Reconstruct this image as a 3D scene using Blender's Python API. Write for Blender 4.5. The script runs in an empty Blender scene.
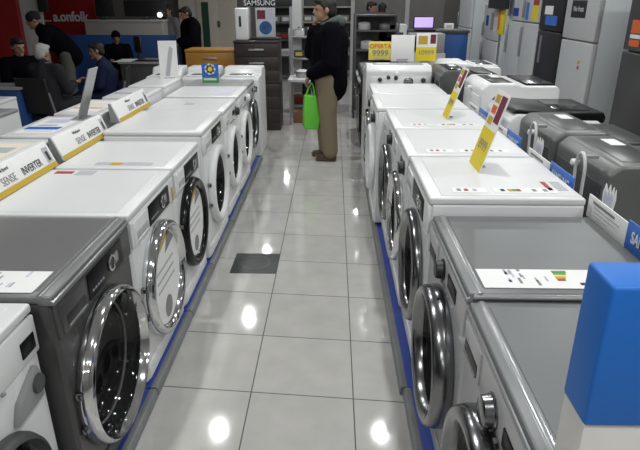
import bpy, bmesh, math, random
from math import pi, sin, cos, tan, radians
from mathutils import Vector, Matrix
random.seed(7)
SC = bpy.context.scene
COL = SC.collection
V = Vector

# ------------------------------------------------------------------ camera
H_CAM, F_PX, PITCH, YAW = 1.70, 564.0, radians(21.92), 0.023
cam_d = bpy.data.cameras.new('camera')
cam_d.sensor_width = 36.0
cam_d.lens = F_PX / 640 * 36
cam_d.clip_start = 0.02
cam = bpy.data.objects.new('camera', cam_d)
COL.objects.link(cam)
cam.location = (0, 0, H_CAM)
cam.rotation_euler = (pi / 2 - PITCH, 0, YAW)
SC.camera = cam
RM = cam.rotation_euler.to_matrix()


def W(px, v, z=None, Y=None):
    """survey helper: the point on the ray of pixel (px, v) at height z or at depth Y"""
    d = RM @ V(((px - 320) / F_PX, (225 - v) / F_PX, -1))
    k = (z - H_CAM) / d.z if z is not None else Y / d.y
    return V((0, 0, H_CAM)) + d * k


# ------------------------------------------------------------------ materials
def mat(name, col, rough=0.5, metal=0.0, emit=0.0, coat=0.0, var=0.0, scale=8.0, bump=0.0, bscale=60.0, spec=0.5, aniso=0.0):
    m = bpy.data.materials.new(name)
    m.use_nodes = True
    nt = m.node_tree
    b = nt.nodes['Principled BSDF']
    c = (col[0], col[1], col[2], 1)
    b.inputs['Base Color'].default_value = c
    b.inputs['Roughness'].default_value = rough
    b.inputs['Metallic'].default_value = metal
    b.inputs['Specular IOR Level'].default_value = spec
    b.inputs['Coat Weight'].default_value = coat
    b.inputs['Coat Roughness'].default_value = 0.08
    b.inputs['Anisotropic'].default_value = aniso
    if emit:
        b.inputs['Emission Color'].default_value = c
        b.inputs['Emission Strength'].default_value = emit
    if var or bump:
        tc = nt.nodes.new('ShaderNodeTexCoord')
    if var:
        n = nt.nodes.new('ShaderNodeTexNoise')
        n.inputs['Scale'].default_value = scale
        n.inputs['Detail'].default_value = 4
        nt.links.new(tc.outputs['Object'], n.inputs['Vector'])
        mp = nt.nodes.new('ShaderNodeMapRange')
        mp.inputs['From Min'].default_value = 0.3
        mp.inputs['From Max'].default_value = 0.7
        mp.inputs['To Min'].default_value = 1 - var
        mp.inputs['To Max'].default_value = 1 + var
        nt.links.new(n.outputs['Fac'], mp.inputs['Value'])
        mx = nt.nodes.new('ShaderNodeMix')
        mx.data_type = 'RGBA'
        mx.blend_type = 'MULTIPLY'
        mx.inputs['Factor'].default_value = 1
        mx.inputs['A'].default_value = c
        nt.links.new(mp.outputs['Result'], mx.inputs['B'])
        nt.links.new(mx.outputs['Result'], b.inputs['Base Color'])
    if bump:
        n2 = nt.nodes.new('ShaderNodeTexNoise')
        n2.inputs['Scale'].default_value = bscale
        nt.links.new(tc.outputs['Object'], n2.inputs['Vector'])
        bp = nt.nodes.new('ShaderNodeBump')
        bp.inputs['Strength'].default_value = bump
        bp.inputs['Distance'].default_value = 0.01
        nt.links.new(n2.outputs['Fac'], bp.inputs['Height'])
        nt.links.new(bp.outputs['Normal'], b.inputs['Normal'])
    return m


def glass_mat(name, col, opaque, rough=0.04):
    m = bpy.data.materials.new(name)
    m.use_nodes = True
    nt = m.node_tree
    b = nt.nodes['Principled BSDF']
    b.inputs['Base Color'].default_value = (*col, 1)
    b.inputs['Roughness'].default_value = rough
    b.inputs['Specular IOR Level'].default_value = 0.6
    t = nt.nodes.new('ShaderNodeBsdfTransparent')
    t.inputs['Color'].default_value = (0.5, 0.52, 0.52, 1)
    mx = nt.nodes.new('ShaderNodeMixShader')
    mx.inputs['Fac'].default_value = opaque
    out = nt.nodes['Material Output']
    nt.links.new(t.outputs[0], mx.inputs[1])
    nt.links.new(b.outputs[0], mx.inputs[2])
    nt.links.new(mx.outputs[0], out.inputs['Surface'])
    return m


M = {}
M['white'] = mat('white_enamel', (0.74, 0.75, 0.75), 0.30, var=0.02, scale=3)
M['white_top'] = mat('white_top', (0.66, 0.67, 0.67), 0.35, var=0.02, scale=3)
M['white_plastic'] = mat('white_plastic', (0.78, 0.79, 0.79), 0.35)
M['graphite'] = mat('graphite_steel', (0.085, 0.084, 0.084), 0.33, metal=0.45, var=0.05, scale=2)
M['graphite_top'] = mat('graphite_top', (0.17, 0.17, 0.17), 0.38, metal=0.25, var=0.04, scale=2)
M['graphite_lip'] = mat('graphite_lip', (0.21, 0.22, 0.22), 0.3, metal=0.4)
M['silver'] = mat('silver_paint', (0.50, 0.505, 0.51), 0.34, metal=0.15, var=0.04, scale=2)
M['silver_top'] = mat('silver_top', (0.155, 0.165, 0.165), 0.40, metal=0.2, var=0.05, scale=3)
M['silver_lip'] = mat('silver_lip', (0.36, 0.375, 0.375), 0.25, metal=0.5)
M['lid_black'] = mat('lid_black', (0.005, 0.005, 0.006), 0.32, spec=0.2)
M['grey_tl'] = mat('grey_loader', (0.135, 0.14, 0.135), 0.36, metal=0.25, var=0.05, scale=4)
M['grey_tl_dark'] = mat('grey_loader_dark', (0.07, 0.073, 0.073), 0.35, metal=0.3)
M['chrome'] = mat('chrome', (0.72, 0.73, 0.74), 0.09, metal=1.0)
M['dark_chrome'] = mat('dark_chrome', (0.26, 0.26, 0.27), 0.2, metal=1.0)
M['steel'] = mat('drum_steel', (0.22, 0.22, 0.23), 0.3, metal=0.9)
M['rubber'] = mat('grey_rubber', (0.10, 0.10, 0.10), 0.6)
M['black_gloss'] = mat('black_gloss', (0.007, 0.007, 0.008), 0.16, spec=0.3)
M['black'] = mat('black_plastic', (0.016, 0.016, 0.017), 0.42)
M['dark_grey'] = mat('dark_grey_plastic', (0.06, 0.06, 0.062), 0.45)
M['mid_grey'] = mat('mid_grey_plastic', (0.27, 0.275, 0.28), 0.45)
M['seam'] = mat('seam_dark', (0.03, 0.03, 0.03), 0.7)
M['door_glass'] = glass_mat('door_glass', (0.010, 0.010, 0.011), 0.72)
M['paper'] = mat('white_paper', (0.78, 0.78, 0.77), 0.6, var=0.02)
M['paper_grey'] = mat('grey_print', (0.42, 0.43, 0.45), 0.6)
M['paper_lilac'] = mat('lilac_print', (0.55, 0.57, 0.68), 0.6)
M['cream'] = mat('cream_paper', (0.75, 0.70, 0.58), 0.6)
M['ink'] = mat('black_ink', (0.03, 0.03, 0.035), 0.6)
M['ink_grey'] = mat('grey_ink', (0.22, 0.22, 0.23), 0.6)
M['ink_red'] = mat('red_ink', (0.36, 0.03, 0.04), 0.5)
M['orange_ink'] = mat('orange_ink', (0.65, 0.13, 0.03), 0.5)
M['maroon'] = mat('maroon_ink', (0.16, 0.015, 0.04), 0.5)
M['green_ink'] = mat('green_ink', (0.08, 0.30, 0.08), 0.5)
M['yellow'] = mat('yellow_card', (0.74, 0.58, 0.02), 0.5)
M['pale_yellow'] = mat('pale_yellow_card', (0.72, 0.62, 0.10), 0.5)
M['mustard'] = mat('mustard_band', (0.50, 0.34, 0.03), 0.5)
M['sign_blue'] = mat('sign_blue', (0.035, 0.15, 0.55), 0.4)
M['logo_white'] = mat('logo_white', (0.72, 0.76, 0.8), 0.5)
M['plinth_blue'] = mat('plinth_blue', (0.022, 0.055, 0.30), 0.35, var=0.08, scale=5)
M['plinth_grey'] = mat('plinth_grey', (0.23, 0.24, 0.25), 0.4, metal=0.3, var=0.1, scale=9)
M['stand_blue'] = mat('stand_blue', (0.003, 0.135, 0.52), 0.5, var=0.05, scale=6)
M['stand_white'] = mat('stand_white', (0.62, 0.60, 0.57), 0.5, var=0.03)
M['partition'] = mat('partition_blue', (0.02, 0.075, 0.26), 0.5, var=0.06, scale=2)
M['red_wall'] = mat('red_panel', (0.30, 0.012, 0.016), 0.45, var=0.08, scale=1.5)
M['orange_wood'] = mat('orange_wood', (0.42, 0.20, 0.035), 0.4, var=0.08, scale=4)
M['dark_wood'] = mat('dark_wood', (0.030, 0.022, 0.020), 0.4, var=0.2, scale=6)
M['beige'] = mat('beige_wall', (0.46, 0.42, 0.36), 0.7, var=0.03, scale=1)
M['pillar'] = mat('pale_pillar', (0.52, 0.53, 0.53), 0.6, var=0.03)
M['counter_top'] = mat('beige_counter', (0.42, 0.40, 0.37), 0.5, var=0.05)
M['wall'] = mat('wall_paint', (0.17, 0.165, 0.16), 0.8, var=0.05, scale=0.7)
M['ceil'] = mat('ceiling_paint', (0.55, 0.55, 0.54), 0.9, var=0.03, scale=0.7)
M['door_green'] = glass_mat('door_green_glass', (0.03, 0.07, 0.05), 0.9)
M['metal_grey'] = mat('metal_grey', (0.4, 0.4, 0.41), 0.35, metal=0.7)
M['screen_lilac'] = mat('screen_lilac', (0.48, 0.36, 0.80), 0.4, emit=0.9)
M['skin'] = mat('skin', (0.36, 0.20, 0.13), 0.55, var=0.05, scale=12)
M['skin_dark'] = mat('skin_brown', (0.24, 0.13, 0.085), 0.55, var=0.05, scale=12)
M['hair'] = mat('dark_hair', (0.012, 0.010, 0.009), 0.6, bump=0.4, bscale=90)
M['hair_grey'] = mat('grey_hair', (0.42, 0.41, 0.40), 0.7, bump=0.4, bscale=90)
M['cloth_black'] = mat('black_cloth', (0.004, 0.004, 0.006), 0.9, bump=0.3, bscale=25, spec=0.05)
M['cloth_char'] = mat('charcoal_cloth', (0.022, 0.022, 0.026), 0.85, bump=0.3, bscale=25, spec=0.2)
M['cloth_navy'] = mat('navy_cloth', (0.010, 0.014, 0.045), 0.85, bump=0.3, bscale=25, spec=0.2)
M['cloth_grey'] = mat('grey_cloth', (0.16, 0.16, 0.16), 0.85, bump=0.3, bscale=25, spec=0.2)
M['hood'] = mat('grey_green_hood', (0.085, 0.105, 0.095), 0.9, bump=0.3, bscale=40, spec=0.2)
M['khaki'] = mat('khaki_cotton', (0.235, 0.190, 0.130), 0.85, bump=0.3, bscale=18, spec=0.2)
M['brown_leather'] = mat('brown_leather', (0.055, 0.030, 0.017), 0.5)
M['cloth_red'] = mat('dark_red_cloth', (0.075, 0.012, 0.012), 0.85, spec=0.2)
M['cloth_blue'] = mat('blue_cloth', (0.03, 0.06, 0.28), 0.85, spec=0.2)
M['olive'] = mat('olive_cloth', (0.10, 0.10, 0.085), 0.85, spec=0.2)
M['bag_green'] = mat('green_bag', (0.13, 0.56, 0.045), 0.4, bump=0.4, bscale=14)
M['fridge_white'] = mat('fridge_white', (0.50, 0.52, 0.52), 0.3, var=0.03, scale=2)
M['fridge_side'] = mat('fridge_side', (0.58, 0.62, 0.63), 0.4, var=0.02, scale=2)
M['fridge_dark'] = mat('fridge_dark', (0.075, 0.077, 0.075), 0.32, metal=0.3, var=0.05)
M['carton'] = mat('brown_carton', (0.20, 0.11, 0.06), 0.8, var=0.08)
M['poster_blue'] = mat('poster_blue', (0.02, 0.10, 0.28), 0.5, var=0.5, scale=9)
M['hose'] = mat('white_hose', (0.62, 0.60, 0.58), 0.5)
M['acrylic'] = glass_mat('clear_acrylic', (0.55, 0.57, 0.58), 0.55, 0.1)
M['plastic_wrap'] = mat('pale_pots', (0.60, 0.60, 0.60), 0.3)

# floor tiles: position based, grout as thin darker lines, slight mottling
fm = bpy.data.materials.new('floor_tiles')
fm.use_nodes = True
nt = fm.node_tree
bs = nt.nodes['Principled BSDF']
L = nt.links.new


def mth(op, a, b=None, c=None):
    n = nt.nodes.new('ShaderNodeMath')
    n.operation = op
    for i, q in enumerate((a, b, c)):
        if q is None:
            continue
        if isinstance(q, (int, float)):
            n.inputs[i].default_value = q
        else:
            L(q, n.inputs[i])
    return n.outputs[0]


geo = nt.nodes.new('ShaderNodeNewGeometry')
sep = nt.nodes.new('ShaderNodeSeparateXYZ')
L(geo.outputs['Position'], sep.inputs[0])
T_ = 0.473
u = mth('DIVIDE', mth('ADD', sep.outputs['X'], 0.369), T_)
w_ = mth('DIVIDE', mth('ADD', mth('MULTIPLY', mth('ADD', sep.outputs['X'], 0.369), 0.08), mth('SUBTRACT', sep.outputs['Y'], 2.136)), T_)
du = mth('ABSOLUTE', mth('SUBTRACT', mth('FRACT', mth('ADD', u, 0.5)), 0.5))
dw = mth('ABSOLUTE', mth('SUBTRACT', mth('FRACT', mth('ADD', w_, 0.5)), 0.5))
gr = mth('LESS_THAN', mth('MINIMUM', du, dw), 0.0062)
cmb = nt.nodes.new('ShaderNodeCombineXYZ')
L(mth('FLOOR', u), cmb.inputs[0])
L(mth('FLOOR', w_), cmb.inputs[1])
wn = nt.nodes.new('ShaderNodeTexWhiteNoise')
wn.noise_dimensions = '2D'
L(cmb.outputs[0], wn.inputs['Vector'])
nz = nt.nodes.new('ShaderNodeTexNoise')
nz.inputs['Scale'].default_value = 7
nz.inputs['Detail'].default_value = 6
L(geo.outputs['Position'], nz.inputs['Vector'])
val = mth('ADD', mth('MULTIPLY', wn.outputs['Value'], 0.06), mth('ADD', mth('MULTIPLY', nz.outputs['Fac'], 0.30), 0.755))
tile = nt.nodes.new('ShaderNodeMix')
tile.data_type = 'RGBA'
tile.blend_type = 'MULTIPLY'
tile.inputs['Factor'].default_value = 1
tile.inputs['A'].default_value = (0.50, 0.49, 0.465, 1)
L(val, tile.inputs['B'])
gm = nt.nodes.new('ShaderNodeMix')
gm.data_type = 'RGBA'
L(gr, gm.inputs['Factor'])
L(tile.outputs['Result'], gm.inputs['A'])
gm.inputs['B'].default_value = (0.05, 0.048, 0.045, 1)
L(gm.outputs['Result'], bs.inputs['Base Color'])
rg = mth('ADD', mth('MULTIPLY', nz.outputs['Fac'], 0.06), mth('ADD', mth('MULTIPLY', gr, 0.4), 0.035))
L(rg, bs.inputs['Roughness'])
bs.inputs['Specular IOR Level'].default_value = 0.6
M['floor'] = fm


# ------------------------------------------------------------------ mesh helpers
class MB:
    def __init__(self):
        self.bm = bmesh.new()
        self.mats = []

    def mi(self, m):
        m = M[m] if isinstance(m, str) else m
        if m not in self.mats:
            self.mats.append(m)
        return self.mats.index(m)

    def box(self, x0, x1, y0, y1, z0, z1, m, bev=0.0, seg=2, rot=None, org=None):
        i = self.mi(m)
        c = V(((x0 + x1) / 2, (y0 + y1) / 2, (z0 + z1) / 2))
        mx = Matrix.Translation(c) @ Matrix.Diagonal((abs(x1 - x0), abs(y1 - y0), abs(z1 - z0), 1))
        if rot is not None:
            o = V(org) if org is not None else c
            mx = Matrix.Translation(o) @ rot.to_4x4() @ Matrix.Translation(-o) @ mx
        r = bmesh.ops.create_cube(self.bm, size=1, matrix=mx)
        vs = r['verts']
        es = list({e for q in vs for e in q.link_edges})
        for f in {f for q in vs for f in q.link_faces}:
            f.material_index = i
        if bev > 0:
            bmesh.ops.bevel(self.bm, geom=es, offset=min(bev, 0.49 * min(abs(x1 - x0), abs(y1 - y0), abs(z1 - z0))), segments=seg, profile=0.5, affect='EDGES', clamp_overlap=True)
        return self

    def lathe(self, prof, org, ax, m, n=48, close=False):
        i = self.mi(m)
        ax = V(ax).normalized()
        t = ax.orthogonal().normalized()
        b = ax.cross(t)
        org = V(org)
        rings = []
        for (r, h) in prof:
            if r < 1e-6:
                rings.append([self.bm.verts.new(org + ax * h)])
            else:
                rings.append([self.bm.verts.new(org + ax * h + (t * cos(2 * pi * k / n) + b * sin(2 * pi * k / n)) * r) for k in range(n)])
        pairs = list(zip(rings, rings[1:]))
        if close:
            pairs.append((rings[-1], rings[0]))
        for A, B in pairs:
            for k in range(n):
                k2 = (k + 1) % n
                if len(A) == 1 and len(B) == 1:
                    continue
                if len(A) == 1:
                    q = (A[0], B[k2], B[k])
                elif len(B) == 1:
                    q = (A[k], A[k2], B[0])
                else:
                    q = (A[k], A[k2], B[k2], B[k])
                f = self.bm.faces.new(q)
                f.material_index = i
        return self

    def cyl(self, p0, p1, r0, m, r1=None, n=16):
        p0, p1 = V(p0), V(p1)
        d = p1 - p0
        r1 = r0 if r1 is None else r1
        return self.lathe([(0, 0), (r0, 0), (r1, d.length), (0, d.length)], p0, d, m, n)

    def tube(self, pts, r, m, n=8):
        i = self.mi(m)
        pts = [V(p) for p in pts]
        rings = []
        up = None
        for k, p in enumerate(pts):
            d = (pts[min(k + 1, len(pts) - 1)] - pts[max(k - 1, 0)]).normalized()
            if up is None:
                up = d.orthogonal().normalized()
            else:
                up = (up - d * up.dot(d)).normalized()
            s = d.cross(up)
            rings.append([self.bm.verts.new(p + (up * cos(2 * pi * a / n) + s * sin(2 * pi * a / n)) * r) for a in range(n)])
        for A, B in zip(rings, rings[1:]):
            for a in range(n):
                f = self.bm.faces.new((A[a], A[(a + 1) % n], B[(a + 1) % n], B[a]))
                f.material_index = i
        for R in (rings[0][::-1], rings[-1]):
            f = self.bm.faces.new(R)
            f.material_index = i
        return self

    def poly(self, pts, m):
        f = self.bm.faces.new([self.bm.verts.new(V(p)) for p in pts])
        f.material_index = self.mi(m)
        return self

    def prism(self, pts, d, m, bev=0.0, seg=2):
        """planar polygon pts extruded by vector d"""
        i = self.mi(m)
        d = V(d)
        A = [self.bm.verts.new(V(p)) for p in pts]
        B = [self.bm.verts.new(V(p) + d) for p in pts]
        fs = [self.bm.faces.new(A[::-1]), self.bm.faces.new(B)]
        n = len(A)
        for k in range(n):
            fs.append(self.bm.faces.new((A[k], A[(k + 1) % n], B[(k + 1) % n], B[k])))
        for f in fs:
            f.material_index = i
        bmesh.ops.recalc_face_normals(self.bm, faces=fs)
        if bev:
            es = list({e for f in fs for e in f.edges})
            bmesh.ops.bevel(self.bm, geom=es, offset=bev, segments=seg, profile=0.5, affect='EDGES', clamp_overlap=True)
        return self

    def ball(self, c, r, m, sub=3, sc=(1, 1, 1), rot=None):
        i = self.mi(m)
        mx = Matrix.Translation(V(c)) @ (rot.to_4x4() if rot is not None else Matrix.Identity(4)) @ Matrix.Diagonal((r * sc[0], r * sc[1], r * sc[2], 1))
        q = bmesh.ops.create_icosphere(self.bm, subdivisions=sub, radius=1, matrix=mx)
        for f in {f for x in q['verts'] for f in x.link_faces}:
            f.material_index = i
        return self

    def capsule(self, p0, r0, p1, r1, m, n=14):
        p0, p1 = V(p0), V(p1)
        d = p1 - p0
        ln = d.length
        if ln < 1e-5:
            return self.ball(p0, r0, m, 2)
        pr = [(0, -r0)] + [(r0 * cos(a), r0 * sin(a)) for a in (-1.2, -0.8, -0.4, 0)]
        pr += [(r1 * cos(a), ln + r1 * sin(a)) for a in (0, 0.4, 0.8, 1.2)] + [(0, ln + r1)]
        return self.lathe(pr, p0, d, m, n)

    def build(self, name, parent=None, smooth=35, loc=None, rotz=0):
        me = bpy.data.meshes.new(name)
        bmesh.ops.recalc_face_normals(self.bm, faces=self.bm.faces[:])
        self.bm.to_mesh(me)
        self.bm.free()
        for m in self.mats:
            me.materials.append(m)
        if smooth:
            me.polygons.foreach_set('use_smooth', [True] * len(me.polygons))
            me.set_sharp_from_angle(angle=radians(smooth))
        o = bpy.data.objects.new(name, me)
        COL.objects.link(o)
        if parent is not None:
            o.parent = parent
        if loc is not None:
            o.location = loc
            o.rotation_euler.z = rotz
        return o


def tag(o, label, cat, group=None):
    o['label'] = label
    o['category'] = cat
    if group:
        o['group'] = group
    return o


def thing(name, label, cat, loc=(0, 0, 0), rotz=0.0, group=None):
    o = bpy.data.objects.new(name, None)
    COL.objects.link(o)
    o.location = loc
    o.rotation_euler = (0, 0, rotz)
    o.empty_display_size = 0.1
    return tag(o, label, cat, group)


def struct(o):
    o['kind'] = 'structure'
    return o


def text(body, size, m, parent, loc, rot=(pi / 2, 0, 0), extrude=0.0006, name='lettering', align='CENTER', sx=1.0, bold=0.0):
    cu = bpy.data.curves.new(name, 'FONT')
    cu.body = body
    cu.size = size
    cu.extrude = extrude
    cu.offset = bold
    cu.align_x = align
    cu.align_y = 'CENTER'
    tmp = bpy.data.objects.new('tmp_text', cu)
    COL.objects.link(tmp)
    dg = bpy.context.evaluated_depsgraph_get()
    me = bpy.data.meshes.new_from_object(tmp.evaluated_get(dg))
    bpy.data.objects.remove(tmp)
    me.materials.clear()
    me.materials.append(M[m])
    me.name = name
    o = bpy.data.objects.new(name, me)
    COL.objects.link(o)
    o.parent = parent
    o.location = loc
    o.rotation_euler = rot
    o.scale = (sx, 1, 1)
    return o


# ------------------------------------------------------------------ setting
X0, X1, Y0, Y1, ZC = -8.2, 3.6, -6.0, 17.0, 3.3
struct(MB().box(X0, X1, Y0, Y1, -0.1, 0, 'floor').build('floor'))
struct(MB().box(X0, X1, Y0, Y1, ZC, ZC + 0.1, 'ceil').build('ceiling'))
struct(MB().box(X0 - 0.1, X0, Y0, Y1, 0, ZC, 'wall').build('wall_left'))
struct(MB().box(X1, X1 + 0.1, Y0, Y1, 0, ZC, 'wall').build('wall_right'))
struct(MB().box(X0, X1, Y1, Y1 + 0.1, 0, ZC, 'wall').build('wall_far'))
struct(MB().box(X0, X1, Y0 - 0.1, Y0, 0, ZC, 'wall').build('wall_near'))


# ------------------------------------------------------------------ washing machines
def rrect(w, z0, z1, r, nseg=5, nedge=8):
    cs = [(w / 2 - r, z0 + r, -pi / 2), (w / 2 - r, z1 - r, 0), (-w / 2 + r, z1 - r, pi / 2), (-w / 2 + r, z0 + r, pi)]
    arcs = [[(cx + r * cos(a0 + pi / 2 * k / nseg), cz + r * sin(a0 + pi / 2 * k / nseg)) for k in range(nseg + 1)] for cx, cz, a0 in cs]
    pts = []
    for k in range(4):
        pts += arcs[k]
        a, b = arcs[k][-1], arcs[(k + 1) % 4][0]
        for j in range(1, nedge):
            t = j / nedge
            pts.append((a[0] + (b[0] - a[0]) * t, a[1] + (b[1] - a[1]) * t))
    return pts


def washer(label, loc, rotz, group, Wd=0.63, D=0.61, Hh=0.84, body='white', top='white_top', lip=None, ring='chrome', ringw=0.05,
           R=0.265, zc=0.44, panel='rect', knob='chrome', sticker=None, leaflet=None, corner=0.012, handle=False, hood=0.0, ddx=0.0, dpx=0.0, zoff=0.0, dw=0.0, kdx=0.0, bulge=0.04, kbig=1.0):
    t = thing('washing_machine', label, 'washing machine', loc, rotz, group)
    ft = 0.015
    # body shell with a round opening
    b = MB()
    i = b.mi(body)
    outer = rrect(Wd, ft, Hh - 0.028, corner)
    e = 0.012
    inner = [(x * (1 - 2 * e / Wd), ft + e + (z - ft) * (Hh - 0.028 - ft - 2 * e) / (Hh - 0.028 - ft)) for x, z in outer]
    loops = [[(x, D, z) for x, z in outer], [(x, e, z) for x, z in outer], [(x * 0.3 + a * 0.7, e * 0.3, z * 0.3 + c * 0.7) for (x, z), (a, c) in zip(outer, inner)],
             [(x, 0, z) for x, z in inner]]
    Rh = R - 0.03
    hole = []
    for x, z in inner:
        a = math.atan2(z - zc, x - ddx)
        hole.append((ddx + Rh * cos(a), 0, zc + Rh * sin(a)))
    loops.append(hole)
    rings = [[b.bm.verts.new(p) for p in lp] for lp in loops]
    n = len(outer)
    for A, B in zip(rings, rings[1:]):
        for k in range(n):
            f = b.bm.faces.new((A[k], A[(k + 1) % n], B[(k + 1) % n], B[k]))
            f.material_index = i
    f = b.bm.faces.new(rings[0])
    f.material_index = i
    b.build('body', t, 40)
    # drum
    dd_ = min(0.36, D - 0.06)
    dr = MB()
    dr.lathe([(Rh, 0.0), (Rh - 0.01, 0.05), (Rh - 0.02, 0.05), (Rh - 0.015, dd_), (0, dd_ + 0.01)], (ddx, 0, zc), (0, 1, 0), 'steel', 40)
    for k in range(3):
        a = 2 * pi * k / 3 + 0.4
        c = V((ddx + cos(a) * (Rh - 0.04), 0.2, zc + sin(a) * (Rh - 0.04)))
        dr.box(c.x - 0.02, c.x + 0.02, 0.08, dd_ - 0.02, c.z - 0.02, c.z + 0.02, 'mid_grey', 0.01)
    dr.lathe([(Rh + 0.004, 0.012), (Rh - 0.03, 0.03), (Rh - 0.012, 0.06)], (ddx, 0, zc), (0, 1, 0), 'rubber', 40)
    dr.build('drum', t)
    # top
    tp = MB()
    tp.box(-Wd / 2 - 0.002, Wd / 2 + 0.002, -0.006, D + 0.004, Hh - 0.03, Hh, top, 0.009, 3)
    tp.box(-Wd / 2 + 0.03, Wd / 2 - 0.03, 0.045, D - 0.02, Hh - 0.002, Hh + 0.002, top, 0.0015, 1)
    tp.build('top_panel', t)
    if lip:
        lp = MB()
        lp.prism([(-Wd / 2 - 0.003, -0.012, Hh - 0.032), (-Wd / 2 - 0.003, -0.012, Hh - 0.02), (-Wd / 2 - 0.003, 0.026, Hh + 0.003), (-Wd / 2 - 0.003, 0.04, Hh + 0.003), (-Wd / 2 - 0.003, 0.04, Hh - 0.032)], (Wd + 0.006, 0, 0), lip, 0.003)
        lp.build('front_trim', t)
    # control panel
    cp = MB()
    cp.box(-Wd / 2 + 0.004, Wd / 2 - 0.004, -0.010, 0.004, Hh - 0.155, Hh - 0.034, body, 0.006, 2)
    cpo = cp.build('control_panel', t)
    zp = Hh - 0.092 + zoff
    dm = MB()
    if panel == 'rect':
        dm.box(-0.10, 0.22, -0.014, -0.006, zp - 0.050, zp + 0.048, 'lid_black', 0.004)
        kx = 0.10
        dsp = dm.build('display', cpo)
        MB().box(0.14, 0.17, -0.0152, -0.013, zp - 0.02, zp + 0.02, 'mid_grey').build('button_row', dsp)
    elif panel == 'lcd':
        dm.box(0.07 + dpx - dw, 0.20 + dpx * 0.9, -0.014, -0.006, zp - 0.02, zp + 0.032, 'lid_black', 0.004)
        kx = -0.02 + kdx
        dsp = dm.build('display', cpo)
    else:
        dm.box(0.06, 0.15, -0.014, -0.006, zp - 0.012, zp + 0.028, 'black_gloss', 0.004)
        kx = 0.22
        dsp = dm.build('display', cpo)
    for k in range(5):
        xx = (-0.06 + 0.04 * k) if panel != 'rect' else (-0.07 + 0.022 * k)
        zz = zp - 0.046 if panel != 'rect' else zp - 0.022
        MB().box(xx - 0.007, xx + 0.007, -0.0165, -0.008, zz - 0.004, zz + 0.004, 'mid_grey', 0.0015).build('button', cpo)
    kr = (0.030 if panel == 'rect' else 0.034) * kbig
    kh = 0.014 if panel == 'rect' else 0.037
    kn = MB()
    kn.lathe([(kr + 0.005, 0.004), (kr + 0.005, 0.010), (kr, 0.013), (kr * 0.92, kh - 0.003), (kr * 0.8, kh), (0, kh)], (kx, -0.004, zp), (0, -1, 0), knob, 28)
    ko = kn.build('knob', cpo)
    if panel == 'rect':
        MB().lathe([(kr + 0.001, 0.008), (kr + 0.001, 0.0165), (kr - 0.007, 0.0175), (kr - 0.008, 0.012)], (kx, -0.004, zp), (0, -1, 0), 'chrome', 28).build('knob_ring', ko)
    # dispenser
    dd = MB()
    dd.box(-Wd / 2 + 0.02, -0.12, -0.016, -0.004, Hh - 0.148, Hh - 0.042, body, 0.006)
    ddo = dd.build('dispenser_drawer', t)
    MB().box(-Wd / 2 + 0.045, -0.135, -0.0175, -0.012, Hh - 0.128, Hh - 0.092, 'paper_grey' if body == 'white' else 'black', 0.004).build('drawer_grip', ddo)
    MB().box(-Wd / 2 + 0.05, -0.14, -0.0215, -0.014, Hh - 0.134, Hh - 0.126, body if body == 'white' else 'silver_lip', 0.002).build('grip_bar', ddo)
    # door
    d = MB()
    o_ = bulge
    prof = [(R, 0.0), (R + 0.006, 0.006), (R + 0.006, o_ * 0.5), (R - 0.002, o_), (R - 0.014, o_ + 0.008), (R - ringw * 0.7, o_ + 0.006), (R - ringw, o_ - 0.006), (R - ringw - 0.006, o_ * 0.45)]
    d.lathe(prof, (ddx, 0, zc), (0, -1, 0), ring, 56)
    do = d.build('door', t, 50)
    g = MB()
    Ri = R - ringw - 0.004
    g.lathe([(Ri, o_ * 0.5), (Ri - 0.015, o_ * 0.2), (Ri - 0.03, -0.03), (Ri - 0.06, -0.085), (Ri * 0.5, -0.115), (0, -0.125)], (ddx, 0, zc), (0, -1, 0), 'door_glass', 48)
    g.build('door_glass', do, 60)
    if handle:
        hd = MB()
        hd.box(ddx + R - 0.055, ddx + R + 0.002, -o_ - 0.013, -o_ * 0.6, zc - 0.055, zc + 0.055, 'dark_grey' if ring != 'white' else 'black', 0.006)
        hd.build('door_handle', do)
    for q in (-1, 1):
        MB().box(ddx - R - 0.012, ddx - R + 0.02, -0.026, 0.0, zc + q * 0.07 - 0.012, zc + q * 0.07 + 0.012, 'dark_chrome', 0.004).build('hinge', do)
    if sticker:
        s = MB()
        Rs = Ri - 0.004
        y = -o_ * 0.55
        arc = lambda a0, a1, r, k: [(ddx + r * cos(a0 + (a1 - a0) * j / k), y, zc + r * sin(a0 + (a1 - a0) * j / k)) for j in range(k + 1)]
        s.prism(arc(0, 2 * pi * 47 / 48, Rs, 47), (0, 0.0015, 0), 'paper')
        y -= 0.0008
        s.prism(arc(radians(62), radians(150), Rs * 0.98, 14) , (0, 0.0008, 0), 'mustard')
        s.prism(arc(radians(40), radians(72), Rs * 0.95, 8) + [(ddx + Rs * 0.05, y, zc + Rs * 0.5)], (0, 0.0008, 0), 'ink_grey')
        y -= 0.0008
        cx, cz = ddx - Rs * 0.05, zc - Rs * 0.66
        s.prism([(cx + Rs * 0.24 * cos(2 * pi * k / 24), y, cz + Rs * 0.24 * sin(2 * pi * k / 24)) for k in range(24)], (0, 0.0008, 0), 'ink_grey')
        for k in range(3):
            zz = zc + Rs * (0.28 - 0.2 * k)
            s.box(ddx - Rs * 0.6, ddx + Rs * 0.55, y, y + 0.0008, zz - 0.006, zz + 0.006, 'paper_grey')
        s.build('door_sticker', do, 0)
    # kick panel + feet
    kp = MB()
    kp.box(-Wd / 2 + 0.02, Wd / 2 - 0.02, -0.004, 0.004, ft + 0.012, ft + 0.085, body, 0.003)
    kpo = kp.build('kick_panel', t)
    MB().box(Wd / 2 - 0.17, Wd / 2 - 0.06, -0.006, 0.0, ft + 0.022, ft + 0.075, body, 0.003).build('filter_hatch', kpo)
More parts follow.
